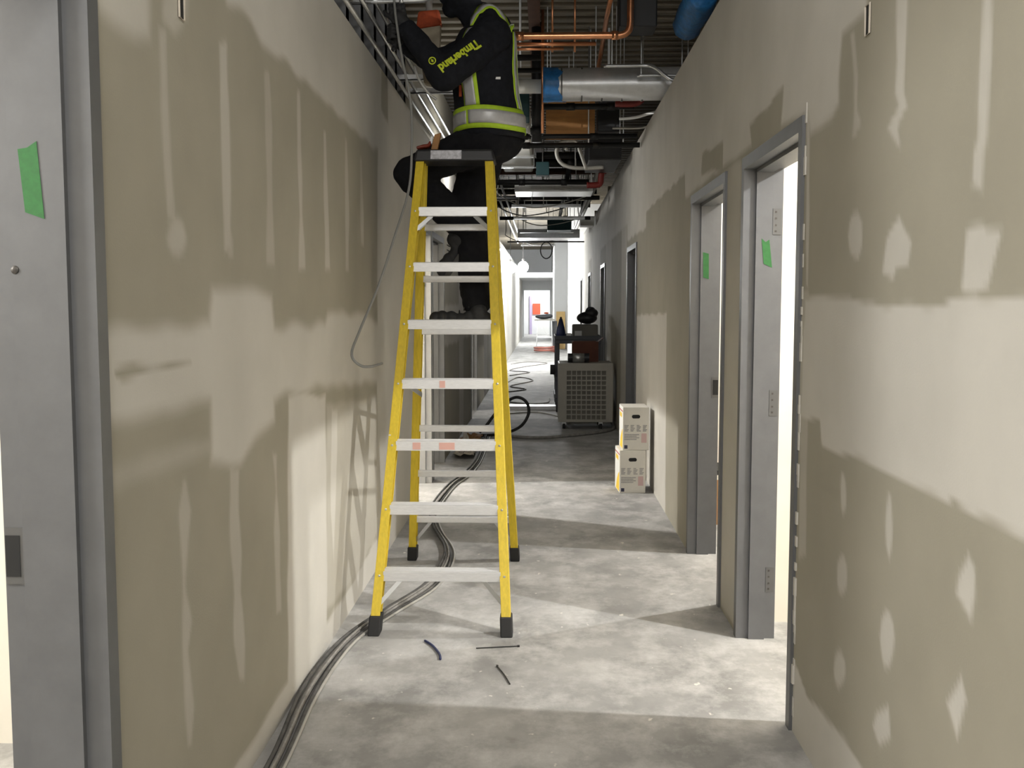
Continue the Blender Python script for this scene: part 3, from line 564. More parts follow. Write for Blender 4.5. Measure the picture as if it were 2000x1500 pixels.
# legs
LH, LK, LA_ = V((-.31, 5.62, 2.42)), V((-.750, 5.675, 2.245)), V((-.435, 5.73, 1.93))
RH, RK, RA = V((-.34, 5.80, 2.43)), V((-.43, 5.78, 2.0)), V((-.375, 5.66, 1.53))
bd.limb(LH, LK, .120, .088, 10); bd.limb(LK, LA_, .094, .092, 10)
bd.limb(RH, RK, .130, .118, 10); bd.limb(RK, RA, .115, .085, 10); bd.ball(LK + V((-.012, -.01, 0)), .082); bd.ball(RK.lerp(RA, .35) + V((.025, .01, 0)), .082); bd.ball(RA + V((0, 0, -.025)), .080, .075, .055)
# head with brow, nose, chin and ears under the balaclava
hc = V((-.455, 5.64, 3.205))
bd.ball(hc, .100, .078, .118, nu=20, nv=14); bd.ball(hc + V((.02, 0, .02)), .098, .084, .10); bd.ball(hc + V((-.055, 0, -.075)), .05, .052, .048)
bd.ball(hc + V((-.105, 0, -.02)), .02, .014, .026); bd.ball(hc + V((-.088, 0, -.07)), .022, .026, .012); bd.ball(hc + V((-.085, 0, .03)), .02, .05, .016)
for s_ in (-1, 1): bd.ball(hc + V((.01, s_ * .083, -.01)), .02, .01, .032)
body = fuse(bd, .0095, 7)
bo = link_mesh(body, 'body', ['jacket', 'trousers'], per)
zs = np.empty(len(body.vertices) * 3, np.float32); body.vertices.foreach_get('co', zs); zs = zs.reshape(-1, 3)
# cloth creases: real displacement along the normals
NR = np.empty(len(body.vertices) * 3, np.float32); body.vertices.foreach_get('normal', NR); NR = NR.reshape(-1, 3)
for i in range(len(zs)):
    x, y, z = map(float, zs[i])
    if z < 3.06: zs[i] += NR[i] * (noise.noise(V((x * 9, y * 9, z * 16))) * .007 + noise.noise(V((x, y, z)) * 26) * .0035)
body.vertices.foreach_set('co', zs.ravel()); body.update()
for p in body.polygons: p.material_index = 1 if p.center.z < 2.44 else 0
body_bvh = BVHTree.FromPolygons([v.co.copy() for v in body.vertices], [tuple(p.vertices) for p in body.polygons])
tor_bvh = BVHTree.FromPolygons([v.co.copy() for v in torso_mesh.vertices], [tuple(p.vertices) for p in torso_mesh.polygons])
# beanie and eye opening
bn = MB(); n = 20
rings = [(.012, .104, .087), (.045, .104, .088), (.085, .09, .078), (.115, .06, .052), (.13, .02, .018)]
for i, (dz, rx, ry) in enumerate(rings):
    for j in range(n): t = 2 * math.pi * j / n; bn.v.append(tuple(hc + V((.012 + rx * math.cos(t), ry * math.sin(t), dz + .004 * (j % 2)))))
for i in range(len(rings) - 1):
    for j in range(n): bn.f.append((i * n + j, i * n + (j + 1) % n, (i + 1) * n + (j + 1) % n, (i + 1) * n + j))
bn.f.append(tuple(range((len(rings) - 1) * n, len(rings) * n)))
o = bn.obj('beanie', 'jacket', per, smooth=True); sm = o.modifiers.new('t', 'SOLIDIFY'); sm.thickness = .006; sm.offset = 1
for s_ in (-1, 1):
    e = MB().ball(hc + V((-.088, s_ * .03, .004)), .012, .013, .010).obj('eye', 'white_plastic', per, smooth=True)
    MB().ball(hc + V((-.097, s_ * .03, .004)), .005, .006, .006).obj('iris', 'dark', e, smooth=True)

def tc(z):
    for i in range(len(TORSO) - 1):
        a, b = TORSO[i][0], TORSO[i + 1][0]
        if z <= b[2] or i == len(TORSO) - 2:
            t = (z - a[2]) / (b[2] - a[2]); return V((a[0] + (b[0] - a[0]) * t, a[1] + (b[1] - a[1]) * t, z))
def surf(th, z, off):
    c = tc(z); d = V((-math.cos(th), -math.sin(th), 0)); h = tor_bvh.ray_cast(c + d * .8, -d)
    p = h[0] if h[0] else c + d * .18
    w = noise.noise(V((th * 2.2, z * 7, 1))) * .006
    return p + d * (off + w)
def ring_band(name, m, z0, z1, off, th0, th1, parent, n=64, nz=4, droop=0., th=.004, label=None):
    mb = MB()
    for i in range(nz + 1):
        for j in range(n + 1):
            a = th0 + (th1 - th0) * j / n; z = z0 + (z1 - z0) * i / nz; mb.v.append(tuple(surf(a, z - droop * math.sin(a * 3 + 1), off)))
    for i in range(nz):
        for j in range(n): q = i * (n + 1) + j; mb.f.append((q, q + 1, q + n + 2, q + n + 1))
    o = mb.obj(name, m, parent, smooth=True, label=label); s = o.modifiers.new('t', 'SOLIDIFY'); s.thickness = th; s.offset = 1; return o
PI = math.pi
vest = ring_band('vest', 'jacket', 2.43, 3.00, .012, 0, 2 * PI, per, nz=22)
ring_band('trim_band', 'lime', 2.462, 2.580, .020, .10, 2 * PI - .1, vest, nz=5, droop=.004, label='lime edged band round the waist')
ring_band('reflective_band', 'silver', 2.487, 2.556, .0255, .12, 1.02, vest, n=20, nz=4, droop=.004); ring_band('reflective_band', 'silver', 2.487, 2.556, .0255, 1.10, 2 * PI - .12, vest, n=60, nz=4, droop=.004)
def strap(name, m, tha, thb, off, z0, z1, parent, nz=16):
    mb = MB(); n = 6
    for i in range(nz + 1):
        z = z0 + (z1 - z0) * i / nz
        for j in range(n + 1): mb.v.append(tuple(surf(tha + (thb - tha) * j / n, z, off)))
    for i in range(nz):
        for j in range(n): q = i * (n + 1) + j; mb.f.append((q, q + 1, q + n + 2, q + n + 1))
    o = mb.obj(name, m, parent, smooth=True); s = o.modifiers.new('t', 'SOLIDIFY'); s.thickness = .003; s.offset = 1; return o
for sg in (1, -1):
    strap('trim_strap', 'lime', sg * .95, sg * 1.42, .018, 2.585, 2.99, vest); strap('reflective_strap', 'silver', sg * 1.01, sg * 1.33, .0225, 2.585, 2.99, vest)
    strap('trim_strap', 'lime', sg * 2.60, sg * 2.95, .018, 2.585, 2.99, vest); strap('reflective_strap', 'silver', sg * 2.68, sg * 2.87, .0225, 2.585, 2.99, vest)
    # over the shoulder
    for nm, m, w, off in (('trim_strap', 'lime', .062, .006), ('reflective_strap', 'silver', .036, .010)):
        P = []; mb = MB(); n = 14
        for i in range(n + 1):
            t = i / n; x = -.395 + .235 * t; y = 5.65 - sg * (.125 - .02 * math.sin(PI * t))
            for k in (-1, 0, 1):
                yy = y + k * w / 2; h = body_bvh.ray_cast(V((x, yy, 3.6)), V((0, 0, -1))); z = h[0].z if h[0] else 3.0
                z = min(max(z, 2.95), 3.125); mb.v.append((x, yy, z + off))
        for i in range(n):
            for k in range(2): q = i * 3 + k; mb.f.append((q, q + 1, q + 4, q + 3))
        o = mb.obj(nm, m, vest, smooth=True); s = o.modifiers.new('t', 'SOLIDIFY'); s.thickness = .003; s.offset = 1
q = surf(1.95, 2.72, .016); B(q.x - .014, q.x + .014, q.y - .004, q.y + .002, q.z - .006, q.z + .006).obj('clip_tag', 'white_plastic', vest)
q = surf(.86, 2.665, .02); MB().box(q.x - .007, q.x + .007, q.y - .012, q.y + .006, q.z - .03, q.z + .03).obj('pocket_tab', 'orange', vest)

# sleeve lettering, laid onto the cloth
def lay(me2d, origin, dx, dy, name):
    """flat text mesh (u,v) -> arm surface, seen from -Y; dx, dy are X/Z directions of text right and up"""
    bm = bmesh.new(); bm.from_mesh(me2d)
    if len(bm.verts) > 200:
        for v in bm.verts: v.co.x *= .84
    for v in bm.verts:
        p = V(origin) + V((dx[0], 0, dx[1])) * v.co.x + V((dy[0], 0, dy[1])) * v.co.y
        h = body_bvh.ray_cast(V((p.x, 4.9, p.z)), V((0, 1, 0))); y = h[0].y if h[0] else 5.33
        v.co = V((p.x, min(y, 5.42) - .004, p.z))
    me = bpy.data.meshes.new(name); bm.to_mesh(me); bm.free(); return link_mesh(me, name, ['letter'], per, 'yellow-green sleeve lettering')
def text_mesh(s, size):
    c = bpy.data.curves.new('t', 'FONT'); c.body = s; c.size = size; c.resolution_u = 3; c.offset = size * .045
    o = bpy.data.objects.new('t', c); COL.objects.link(o); dg = bpy.context.evaluated_depsgraph_get(); dg.update()
    me = bpy.data.meshes.new_from_object(o.evaluated_get(dg)); bpy.data.objects.remove(o); return me
a = R(180 + 37); dx = (math.cos(a), math.sin(a)); dy = (-math.sin(a), math.cos(a))
lay(text_mesh('Timberland', .064), (-.352, 0, 2.893), dx, dy, 'sleeve_lettering')
# round tree emblem next to the lettering
em = MB(); n = 24; R0, R1_ = .020, .0145
for j in range(n): t = 2 * PI * j / n; em.v += [(R0 * math.cos(t), R0 * math.sin(t), 0), (R1_ * math.cos(t), R1_ * math.sin(t), 0)]
for j in range(n): k = (j + 1) % n; em.f.append((2 * j, 2 * k, 2 * k + 1, 2 * j + 1))
for pts in ([(-.002, -.012), (.002, -.012), (.002, -.002), (-.002, -.002)], [(-.009, -.003), (.009, -.003), (0, .006)], [(-.007, .003), (.007, .003), (0, .011)]):
    em.add([(x, y, 0) for x, y in pts], [tuple(range(len(pts)))])
me = bpy.data.meshes.new('em'); me.from_pydata(em.v, [], em.f); me.update()
lay(me, (-.578, 0, 2.772), dx, dy, 'sleeve_emblem')

# gloved hands: palm, four fingers of unequal length and a thumb leaving the side
def hand(name, wrist, palm, fdir, curl, side, thumb, lens=(.030, .034, .032, .026), spread=.021):
    mb = MB(); W_, P_ = V(wrist), V(palm); fd = V(fdir).normalized(); cu = V(curl).normalized(); sd = V(side).normalized()
    mb.limb(W_, P_ - fd * .02, .042, .036, 4)
    for k in range(4): mb.limb(P_ - fd * .03 + sd * (k - 1.5) * spread * .8, P_ + fd * .030 + sd * (k - 1.5) * spread, .019, .015, 3)
    for k in range(4):
        a = P_ + fd * .032 + sd * (k - 1.5) * spread; l = lens[k]
        b = a + (fd * .8 + cu * .5).normalized() * l; c = b + (fd * .1 + cu).normalized() * l * .85; d = c + (cu * .7 - fd * .75).normalized() * l * .7
        mb.limb(a, b, .0115, .0105, 4); mb.limb(b, c, .0105, .0098, 4); mb.limb(c, d, .0098, .0088, 3)
    t0 = P_ - fd * .02 + sd * (-1.5 * spread); t1 = t0 + V(thumb) * .038 + fd * .015; t2 = t1 + (V(thumb) * .3 + fd * .6 + cu * .6).normalized() * .034
    mb.limb(t0, t1, .016, .0125, 4); mb.limb(t1, t2, .0125, .010, 4)
    link_mesh(fuse(mb, .0034, 3), name, ['rubber'], per)
hand('glove', WR + V((-.008, 0, .012)), (-.762, 5.352, 3.028), (-.18, -.02, 1), (0, 1, .1), (1, 0, .15), (1 * -.9, .35, .2))
hand('glove', WR2 + V((-.006, -.012, 0)), (-.800, 5.440, 2.935), (-.5, -.8, .12), (.6, -.4, .1), (.1, 0, 1), (0, -.3, -1))
# boots
def boot(heel, toe, up, name='boot'):
    h, t, u = V(heel), V(toe), V(up).normalized(); f = (t - h); L_ = f.length; f.normalize(); s = f.cross(u).normalized()
    mb = MB()
    for tt, r, hh in ((.10, .040, .042), (.22, .043, .05), (.36, .043, .045), (.5, .044, .036), (.65, .048, .044), (.8, .050, .046), (.9, .044, .042)):
        M3 = Matrix((f, s, u)).transposed(); mb.ball(h + f * L_ * tt + u * (.026 + hh * .5), .04, r, hh, M3)
    mb.limb(h + f * .07 + u * .05, h + f * .072 + u * .09, .046, .048, 4)
    bt = link_mesh(fuse(mb, .006, 4), name, ['shoe'], per)
    sl = MB(); n = 26; pts = []
    for j in range(n):
        a = 2 * PI * j / n; x = .5 - .5 * math.cos(a); w = (.040 + .012 * x) * (abs(math.sin(a)) ** .6) * (1 if math.sin(a) > 0 else -1); pts.append(h + f * L_ * x + s * w)
    sl.prism(pts, u * 0, u * .026); so = sl.obj('boot_sole', 'sole', bt, bevel=.004)
    lace = MB()
    for k in range(4):
        c = h + f * L_ * (.36 + .08 * k) + u * (.122 - .016 * k); lace.tube([c - s * .028 - u * .012, c + u * .004, c + s * .028 - u * .012], .003, 6, 4)
    lace.obj('lace', 'cable_black', bt, smooth=True)
boot((-.29, 5.615, 1.385), (-.635, 5.615, 1.385), (0, 0, 1))
boot((-.385, 5.70, 1.885), (-.545, 5.70, 1.655), (-.80, 0, .58))
# ---------------------------------------------------------------- services in the open ceiling
def pipe(name, label, cat, pts, r, m, smooth=0, n=12, group=None, fit=None, hang=None):
    if hang and fit is None: fit = []
    if fit is None: o = MB().tube(pts, r, n, smooth).obj(name, m, smooth=True); return tag(o, label, cat, group)
    t = thing(name, label, cat, pts[0], group); MB().tube(pts, r, n, smooth).obj('pipe', m, t, smooth=True)
    for p, q in fit: MB().tube([p, q], r * 1.28, n).obj('coupling', m, t, smooth=True)
    for h in hang or (): MB().tube([h, (h[0], h[1], 3.97)], .005, 6).obj('hanger', 'zinc', t)
    return t
# spiral duct over the right wall
t = thing('spiral_duct', 'silver spiral duct crossing over the right wall, blue film on its end', 'duct', (.1, 7.9, 3.2))
xs = np.linspace(.03, 1.6, 64); MB().tube([(x, 7.9 - .02 * x, 3.20) for x in xs], .125, 28).obj('duct', 'duct_steel', t, smooth=True)
for x in np.arange(.13, 1.55, .155): MB().tube([(x, 7.9, 3.20), (x + .012, 7.9, 3.20)], .129, 28).obj('seam', 'hinge', t)
bf = MB(); n = 28
for i, x in enumerate(np.linspace(-.005, .11, 6)):
    for j in range(n):
        a = 2 * PI * j / n; rr = .128 + .010 * abs(noise.noise(V((x * 30, math.cos(a) * 3, math.sin(a) * 3)))); xx = x + (.07 * max(0, noise.noise(V((math.cos(a) * 1.6, math.sin(a) * 1.6, 3))) + .2) if i == 5 else 0)
        bf.v.append((xx, 7.9 + rr * math.cos(a), 3.2 + rr * math.sin(a)))
for i in range(5):
    for j in range(n): bf.f.append((i * n + j, i * n + (j + 1) % n, (i + 1) * n + (j + 1) % n, (i + 1) * n + j))
bf.f.append(tuple(range(n))); bf.obj('plastic_cover', 'blue_poly', t, smooth=True, label='crumpled blue plastic film')
pipe('flex_duct', 'white duct stub left of the blue wrapped duct end', 'duct', [(-.34, 7.95, 3.20), (-.02, 7.95, 3.20)], .055, 'white_wrap')
pipe('conduit', 'bright conduit with an S bend in front of the spiral duct', 'conduit', [(.44, 7.55, 3.26), (.62, 7.55, 3.26), (.76, 7.55, 3.26), (.82, 7.52, 3.235), (.90, 7.5, 3.165), (.96, 7.5, 3.14), (1.10, 7.5, 3.13)], .013, 'galv', 5, hang=[(.5, 7.55, 3.26), (1.05, 7.5, 3.13)])
pipe('conduit', 'bright conduit ending straight over the right wall top', 'conduit', [(.69, 7.6, 3.20), (.90, 7.6, 3.20), (1.0, 7.6, 3.195), (1.06, 7.6, 3.17)], .011, 'galv', 5, hang=[(.72, 7.6, 3.2), (1.02, 7.6, 3.19)])
# copper lines
pipe('copper_pipe', 'thick copper pipe crossing beside the worker and turning up', 'pipe', [(-.35, 6.67, 3.25), (.36, 6.67, 3.25), (.49, 6.67, 3.25), (.545, 6.67, 3.275), (.56, 6.67, 3.33), (.56, 6.67, 3.42), (.56, 6.67, 3.9)], .023, 'copper', 4, fit=[((-.19, 6.67, 3.25), (-.13, 6.67, 3.25)), ((.44, 6.67, 3.25), (.48, 6.67, 3.25))])
pipe('copper_pipe', 'thinner copper pipe below the thick one', 'pipe', [(-.35, 6.70, 3.205), (.34, 6.70, 3.205)], .013, 'copper')
pipe('copper_pipe', 'short thin copper pipe lowest of three crossing', 'pipe', [(-.35, 6.74, 3.185), (.13, 6.74, 3.185)], .010, 'copper')
pipe('copper_pipe', 'copper pipe running along the corridor over the crossing pipes', 'pipe', [(.42, 5.8, 3.46), (.42, 6.9, 3.42), (.43, 7.8, 3.39), (.44, 8.85, 3.38)], .017, 'copper', hang=[(.42, 6.4, 3.44), (.43, 8.5, 3.38)])
for x in (.06, .22): pipe('copper_drop', 'slender copper drop between the ribs and the spiral duct', 'pipe', [(x, 7.3, 3.94), (x, 7.3, 3.30)], .008, 'copper', group='copper drops above the duct')
pipe('copper_pipe', 'shiny copper riser at the left of the orange board', 'pipe', [(-.01, 8.6, 3.97), (-.01, 8.6, 2.95)], .013, 'copper')
# joist and blocks
o = MB().box(-.13, -.03, 5.0, 24, 3.86, 3.875).box(-.088, -.072, 5, 24, 3.875, 3.96).obj('beam', 'rust'); tag(o, 'red brown steel beam running along the corridor under the deck', 'beam')
o = B(.52, .78, 7.1, 7.35, 3.42, 3.66).obj('terminal_unit', 'black_plastic', bevel=.01); tag(o, 'dark box unit above the right end of the spiral duct', 'duct unit')
bp_ = MB(); n = 18
for i, yy in enumerate(np.linspace(6.4, 7.2, 8)):
    for j in range(n): a = 2 * PI * j / n; rr = .10 + .022 * noise.noise(V((yy * 6, math.cos(a) * 2.2, math.sin(a) * 2.2))); bp_.v.append((1.0 + rr * math.cos(a), yy, 3.46 + rr * 1.1 * math.sin(a)))
for i in range(7):
    for j in range(n): bp_.f.append((i * n + j, i * n + (j + 1) % n, (i + 1) * n + (j + 1) % n, (i + 1) * n + j))
bp_.f += [tuple(range(n)), tuple(range(7 * n, 8 * n))]
tag(bp_.obj('wrapped_duct', 'blue_poly', smooth=True), 'duct end wrapped in blue film above the right wall', 'duct')
o = thing('orange_board', 'orange brown board hanging behind the spiral duct', 'board', (.24, 9.22, 3.0)); B(.02, .46, 9.2, 9.24, 3.0, 3.55).obj('sheet', 'orange_brown', o)  # upright orange-brown sheet on two hanger rods
for x in (.06, .42): MB().tube([(x, 9.22, 3.55), (x, 9.22, 3.97)], .005, 6).obj('hanger', 'zinc', o)
o = thing('dark_duct', 'dark square duct right of the orange board', 'duct', (.58, 9.16, 3.035)); B(.475, .68, 9.05, 9.28, 3.035, 3.4).obj('duct', 'black_plastic', o, bevel=.01); B(.57, .59, 9.15, 9.17, 3.4, 3.97).obj('hanger', 'zinc', o)
o = B(-.27, -.12, 8.4, 8.7, 3.05, 3.26).obj('valve_box', 'teal', bevel=.01); tag(o, 'dark teal box left of the orange board', 'box')
# black iron mains crossing the corridor
def main_pipe(y, z, x0, x1, r, lb): return pipe('black_pipe', lb, 'pipe', [(x0, y, z), (x1, y, z)], r, 'steel_black', fit=[((x0 + .25 * (x1 - x0), y, z), (x0 + .25 * (x1 - x0) + .07, y, z)), ((x0 + .7 * (x1 - x0), y, z), (x0 + .7 * (x1 - x0) + .07, y, z))], hang=[(x0 + .03, y, z), (x1 - .15, y, z)])
main_pipe(7.2, 3.24, -.85, -.02, .022, 'black iron pipe left of the copper lines, upper of two'); main_pipe(7.5, 3.22, -.85, -.02, .018, 'black iron pipe left of the copper lines, lower of two')
main_pipe(8.5, 3.15, .0, .75, .025, 'black iron pipe just under the spiral duct'); main_pipe(8.98, 2.985, -.55, .82, .022, 'black iron pipe under the orange board'); main_pipe(9.35, 2.965, -.55, .88, .024, 'black iron pipe behind the one under the orange board')
main_pipe(11.6, 2.90, -.55, .52, .030, 'black iron pipe low across the middle of the corridor'); main_pipe(13.6, 2.93, -.7, .75, .03, 'black iron pipe deep in the ceiling, nearer of two'); main_pipe(16.2, 2.88, -.7, .75, .03, 'black iron pipe deep in the ceiling, farther of two')
pipe('black_riser', 'thick dark riser hanging left of the orange board', 'pipe', [(-.06, 8.75, 3.9), (-.06, 8.75, 2.90)], .045, 'steel_black', fit=[((-.06, 8.75, 2.96), (-.06, 8.75, 3.02))])
# red sprinkler fittings
pipe('sprinkler_elbow', 'red sprinkler pipe elbow under the right end of the spiral duct', 'pipe', [(.58, 8.3, 3.135), (.72, 8.3, 3.135), (.78, 8.3, 3.155), (.80, 8.3, 3.20), (.80, 8.3, 3.26)], .030, 'red_pipe', 4, hang=[(.80, 8.3, 3.26)])
pipe('sprinkler_elbow', 'dark red sprinkler elbow low by the right wall top', 'pipe', [(.48, 11.3, 2.83), (.58, 11.3, 2.83), (.63, 11.3, 2.85), (.64, 11.3, 2.93), (.66, 11.3, 2.985), (.76, 11.3, 3.0)], .034, 'red_pipe', 4, hang=[(.53, 11.3, 2.83)])
pipe('white_pipe', 'thin white pipe bending up right of the dark duct', 'pipe', [(.62, 8.4, 3.03), (.75, 8.4, 3.04), (.88, 8.4, 3.075), (.95, 8.4, 3.09)], .012, 'white_plastic', 4)
pipe('white_pipe', 'thin pale pipe above the black mains at right', 'pipe', [(.60, 8.9, 3.04), (.82, 8.9, 3.04), (.95, 8.9, 3.06)], .010, 'flex', 3)
pipe('conduit', 'short bright conduit resting by the right wall top', 'conduit', [(.68, 9.8, 3.03), (.80, 9.8, 3.03), (.92, 9.8, 3.035)], .012, 'galv')
# duct coloured white to stand in for brightly lit deck, and its neighbours
t = thing('lit_deck_duct', 'white duct standing in for lit deck along the ceiling behind the worker', 'duct', (-.27, 9, 3.0))
MB().box(-.46, -.12, 8.9, 11.8, 3.04, 3.26).obj('duct', 'white_wrap', t, bevel=.02)
for y in (9.7, 10.5, 11.3): MB().box(-.475, -.105, y, y + .07, 3.025, 3.275).obj('band', 'galv', t)
o = B(.45, .78, 10.2, 11.2, 2.95, 3.2).obj('dark_duct', 'black_plastic', bevel=.01); tag(o, 'black square duct above the flexible conduit loops', 'duct')
pipe('flex_conduit', 'pale flexible conduit looping down like a hook', 'conduit', [(.25, 10.2, 3.15), (.17, 10.2, 3.12), (.13, 10.2, 3.03), (.17, 10.2, 2.93), (.27, 10.2, 2.88), (.42, 10.2, 2.87), (.60, 10.2, 2.88)], .020, 'flex', 6, hang=[(.25, 10.2, 3.15)])
pipe('flex_conduit', 'pale flexible conduit arching over and slanting down to the right', 'conduit', [(.22, 10.0, 3.02), (.25, 10.0, 3.10), (.32, 10.0, 3.10), (.36, 10.0, 3.0), (.42, 10.0, 2.83)], .017, 'flex', 6, hang=[(.29, 10.0, 3.1)])
o = thing('junction_box', 'small blue box hanging under the ceiling services', 'box', (-.01, 10.87, 2.88)); B(-.08, .06, 10.8, 10.95, 2.88, 3.02).obj('box_body', 'teal', o, bevel=.006); MB().tube([(-.01, 10.87, 3.02), (-.01, 10.87, 3.97)], .006, 6).obj('hanger', 'zinc', o)
o = B(-.35, .6, 12.2, 12.8, 2.86, 3.0).obj('cross_duct', 'galv', bevel=.008); tag(o, 'galvanised duct crossing low in mid corridor', 'duct')
o = B(-.5, .7, 19.5, 20.3, 2.78, 2.95).obj('cross_duct', 'galv', bevel=.008); tag(o, 'galvanised duct crossing near the far bulbs', 'duct')
o = B(.07, .5, 18.0, 18.5, 2.82, 3.04).obj('blue_unit', 'teal', bevel=.01); tag(o, 'dark blue green unit hung deep in the ceiling', 'duct unit'); 
o = B(.62, .85, 17.0, 17.4, 2.82, 2.98).obj('valve_cabinet', 'white_wrap', bevel=.01); tag(o, 'small white box by the right wall top deep in the ceiling', 'box')
for i, (x, y) in enumerate(((-.32, 13), (-.15, 13), (0.0, 13.1), (-.3, 16), (.05, 16), (.3, 16), (-.1, 10.6), (.33, 10.6), (.1, 19), (.4, 9.1), (.3, 14.5))):
    pipe('hanger_rod', 'thin threaded hanger rod dropping from the deck', 'hanger rod', [(x, y, 3.96), (x, y, 2.78 if i < 3 else 2.95)], .006, 'zinc', n=6, group='hanger rods from the deck')
for i, (x, z, r, m, lb) in enumerate(((-.62, 2.98, .016, 'galv', 'conduit along the ceiling, leftmost of the long runs'), (-.54, 3.02, .016, 'galv', 'conduit along the ceiling beside the leftmost run'), (.30, 3.10, .03, 'steel_black', 'black pipe along the ceiling right of centre'), (.62, 3.02, .022, 'galv', 'conduit along the ceiling by the right wall'), (.72, 3.14, .03, 'flex', 'pale pipe along the ceiling by the right wall'))):
    pipe('long_run', lb, 'pipe', [(x, (9.8, 10.2, 11.4, 11.5, 11.3)[i], z), (x, 24.5, z)], r, m)
random.seed(3)
NOUN = ['cable', 'strap', 'cable', 'strut']
for i in range(14):
    y = 13.05 + i * .82; z = 2.76 + random.uniform(0, .12); x0 = -.8 + random.uniform(0, .4); x1 = .75 - random.uniform(0, .5)
    if 16.9 < y < 17.5 or 17.8 < y < 18.7 or 19.4 < y < 20.4: continue
    if i % 2:
        o = thing('strut', 'galvanised strut crossing the far ceiling', 'strut', (x0, y, z), 'struts across the far ceiling'); B(x0, x1, y, y + .041, z, z + .041).obj('channel', 'galv', o)
        for x in (x0 + .06, x1 - .06): MB().tube([(x, y + .02, z + .04), (x, y + .02, 3.97)], .005, 6).obj('hanger', 'zinc', o)
    else: pipe('drooping_cable', 'thin cable drooping across the far ceiling', 'cable', [(x0, y, 3.97), (x0, y, z + .3), (x0 + .03, y, z + .12), (x0 * .6 + x1 * .4, y + .05, z - random.uniform(0, .06)), (x1 - .03, y, z + .1), (x1, y, z + .3), (x1, y, 3.97)], .008, random.choice(['flex', 'cable_black']), 6, n=6, group='cables drooping across the far ceiling')
for i, (y, z, x0, x1, r, m, lb) in enumerate(((11.05, 3.12, -.08, .42, .035, 'steel_black', 'black pipe across, above the small blue box'), (12.0, 3.18, -.8, .7, .05, 'steel_black', 'fat black pipe across, before the crossing galvanised duct'), (13.0, 3.2, -.8, .8, .04, 'rust', 'brown pipe across, above the galvanised duct'), (14.4, 3.2, -.8, .8, .05, 'steel_black', 'fat black pipe across, deep behind the galvanised duct'), (15.3, 3.2, -.8, .8, .04, 'steel_black', 'black pipe across, deeper still'), (17.4, 3.22, -.8, .8, .06, 'steel_black', 'fattest black pipe across, deep in the ceiling'))):
    pipe('cross_pipe', lb, 'pipe', [(x0, y, z), (x1, y, z)], r, m, hang=[(x0 + .2, y, z), (x1 - .2, y, z)])
t = thing('temporary_bulb', 'added bulb out of sight behind the worker, lighting the white duct', 'lamp', (-.66, 10.0, 2.93))  # made-up lamp, added to brighten the white duct
MB().ball((-.66, 10.0, 2.93), .035, .035, .045).obj('bulb', 'bulb', t, smooth=True); MB().tube([(-.66, 10.0, 2.97), (-.66, 10.0, 3.97)], .008, 6).obj('lamp_cord', 'cable_black', t)
l = bpy.data.lights.new('bulb_light', 'POINT'); l.energy = 9; l.color = NEUT; l.shadow_soft_size = .04; lo = bpy.data.objects.new('bulb_light', l); lo.location = (-.66, 9.9, 2.93); COL.objects.link(lo)
pipe('cable_coil', 'black cable loop hanging below the far ceiling', 'cable', [(.06 + .12 * math.sin(a), 21.0, 2.62 + .17 * math.cos(a)) for a in np.linspace(0, 2 * PI, 20)], .012, 'cable_black')
pipe('far_pipe', 'dark pipe crossing with the hanging cable loop', 'pipe', [(-.75, 21.05, 2.80), (.85, 21.05, 2.80)], .016, 'steel_black')
# conduits along the top of the left wall and the bent one in the worker's hands
for i, (x, z, lb) in enumerate(((XL + .03, 2.92, 'conduit hugging the left wall top, lowest of three'), (XL + .045, 3.02, 'conduit along the left wall top, middle of three'), (XL + .06, 3.11, 'conduit along the left wall top, highest of three'))):
    pipe('wall_conduit', lb, 'conduit', [(x, 3.6 + i * .8, z), (x, 7.4, z), (x, 12.2, z)], .0125, 'galv')
pipe('wall_conduit', 'bright bent conduit pair member on the far left wall top', 'conduit', [(XL + .05, 12, 2.70), (XL + .06, 16, 2.66), (XL + .05, 20, 2.62), (XL + .05, 24, 2.72)], .022, 'galv', 3)
pipe('bent_conduit', 'shiny conduit with an offset bend gripped by the worker', 'conduit', [(-1.02, 5.36, 3.095), (-.80, 5.36, 3.093), (-.66, 5.36, 3.096), (-.59, 5.36, 3.112), (-.50, 5.36, 3.15), (-.44, 5.36, 3.163), (-.20, 5.36, 3.165), (.1, 5.36, 3.165)], .013, 'galv', 6, fit=[((-.755, 5.36, 3.093), (-.735, 5.36, 3.093))])
for i, (y, z) in enumerate(((6.6, 2.96), (7.2, 3.0))): 
    o = MB().box(XL + .0, XL + .42, y, y + .041, z, z + .006).box(XL, XL + .42, y, y + .004, z, z + .036).obj('strut_bracket', 'galv'); tag(o, 'galvanised bracket off the left wall top, ' + ('nearer' if i == 0 else 'farther') + ' of two', 'bracket')
for i in range(9):
    y = 3.75 + i * .406; o = MB().box(XL - .095, XL - .005, y, y + .035, 2.885, 3.9).box(XL - .012, XL - .005, y, y + .04, 2.885, 3.9).obj('metal_stud', 'jamb'); tag(o, 'metal stud standing above the left wall board', 'stud', 'studs above the left wall')
o = thing('firestop_block', 'beige block with an orange top behind the forearms of the worker', 'firestop', (-.66, 5.75, 2.85))
MB().hexa([V((-.70, 5.95, 2.80)), V((-.62, 5.95, 2.78)), V((-.62, 6.02, 2.78)), V((-.70, 6.02, 2.80))], [V((-.74, 5.95, 3.11)), V((-.60, 5.95, 3.13)), V((-.60, 6.02, 3.13)), V((-.74, 6.02, 3.11))]).obj('block', 'beige', o, bevel=.008)
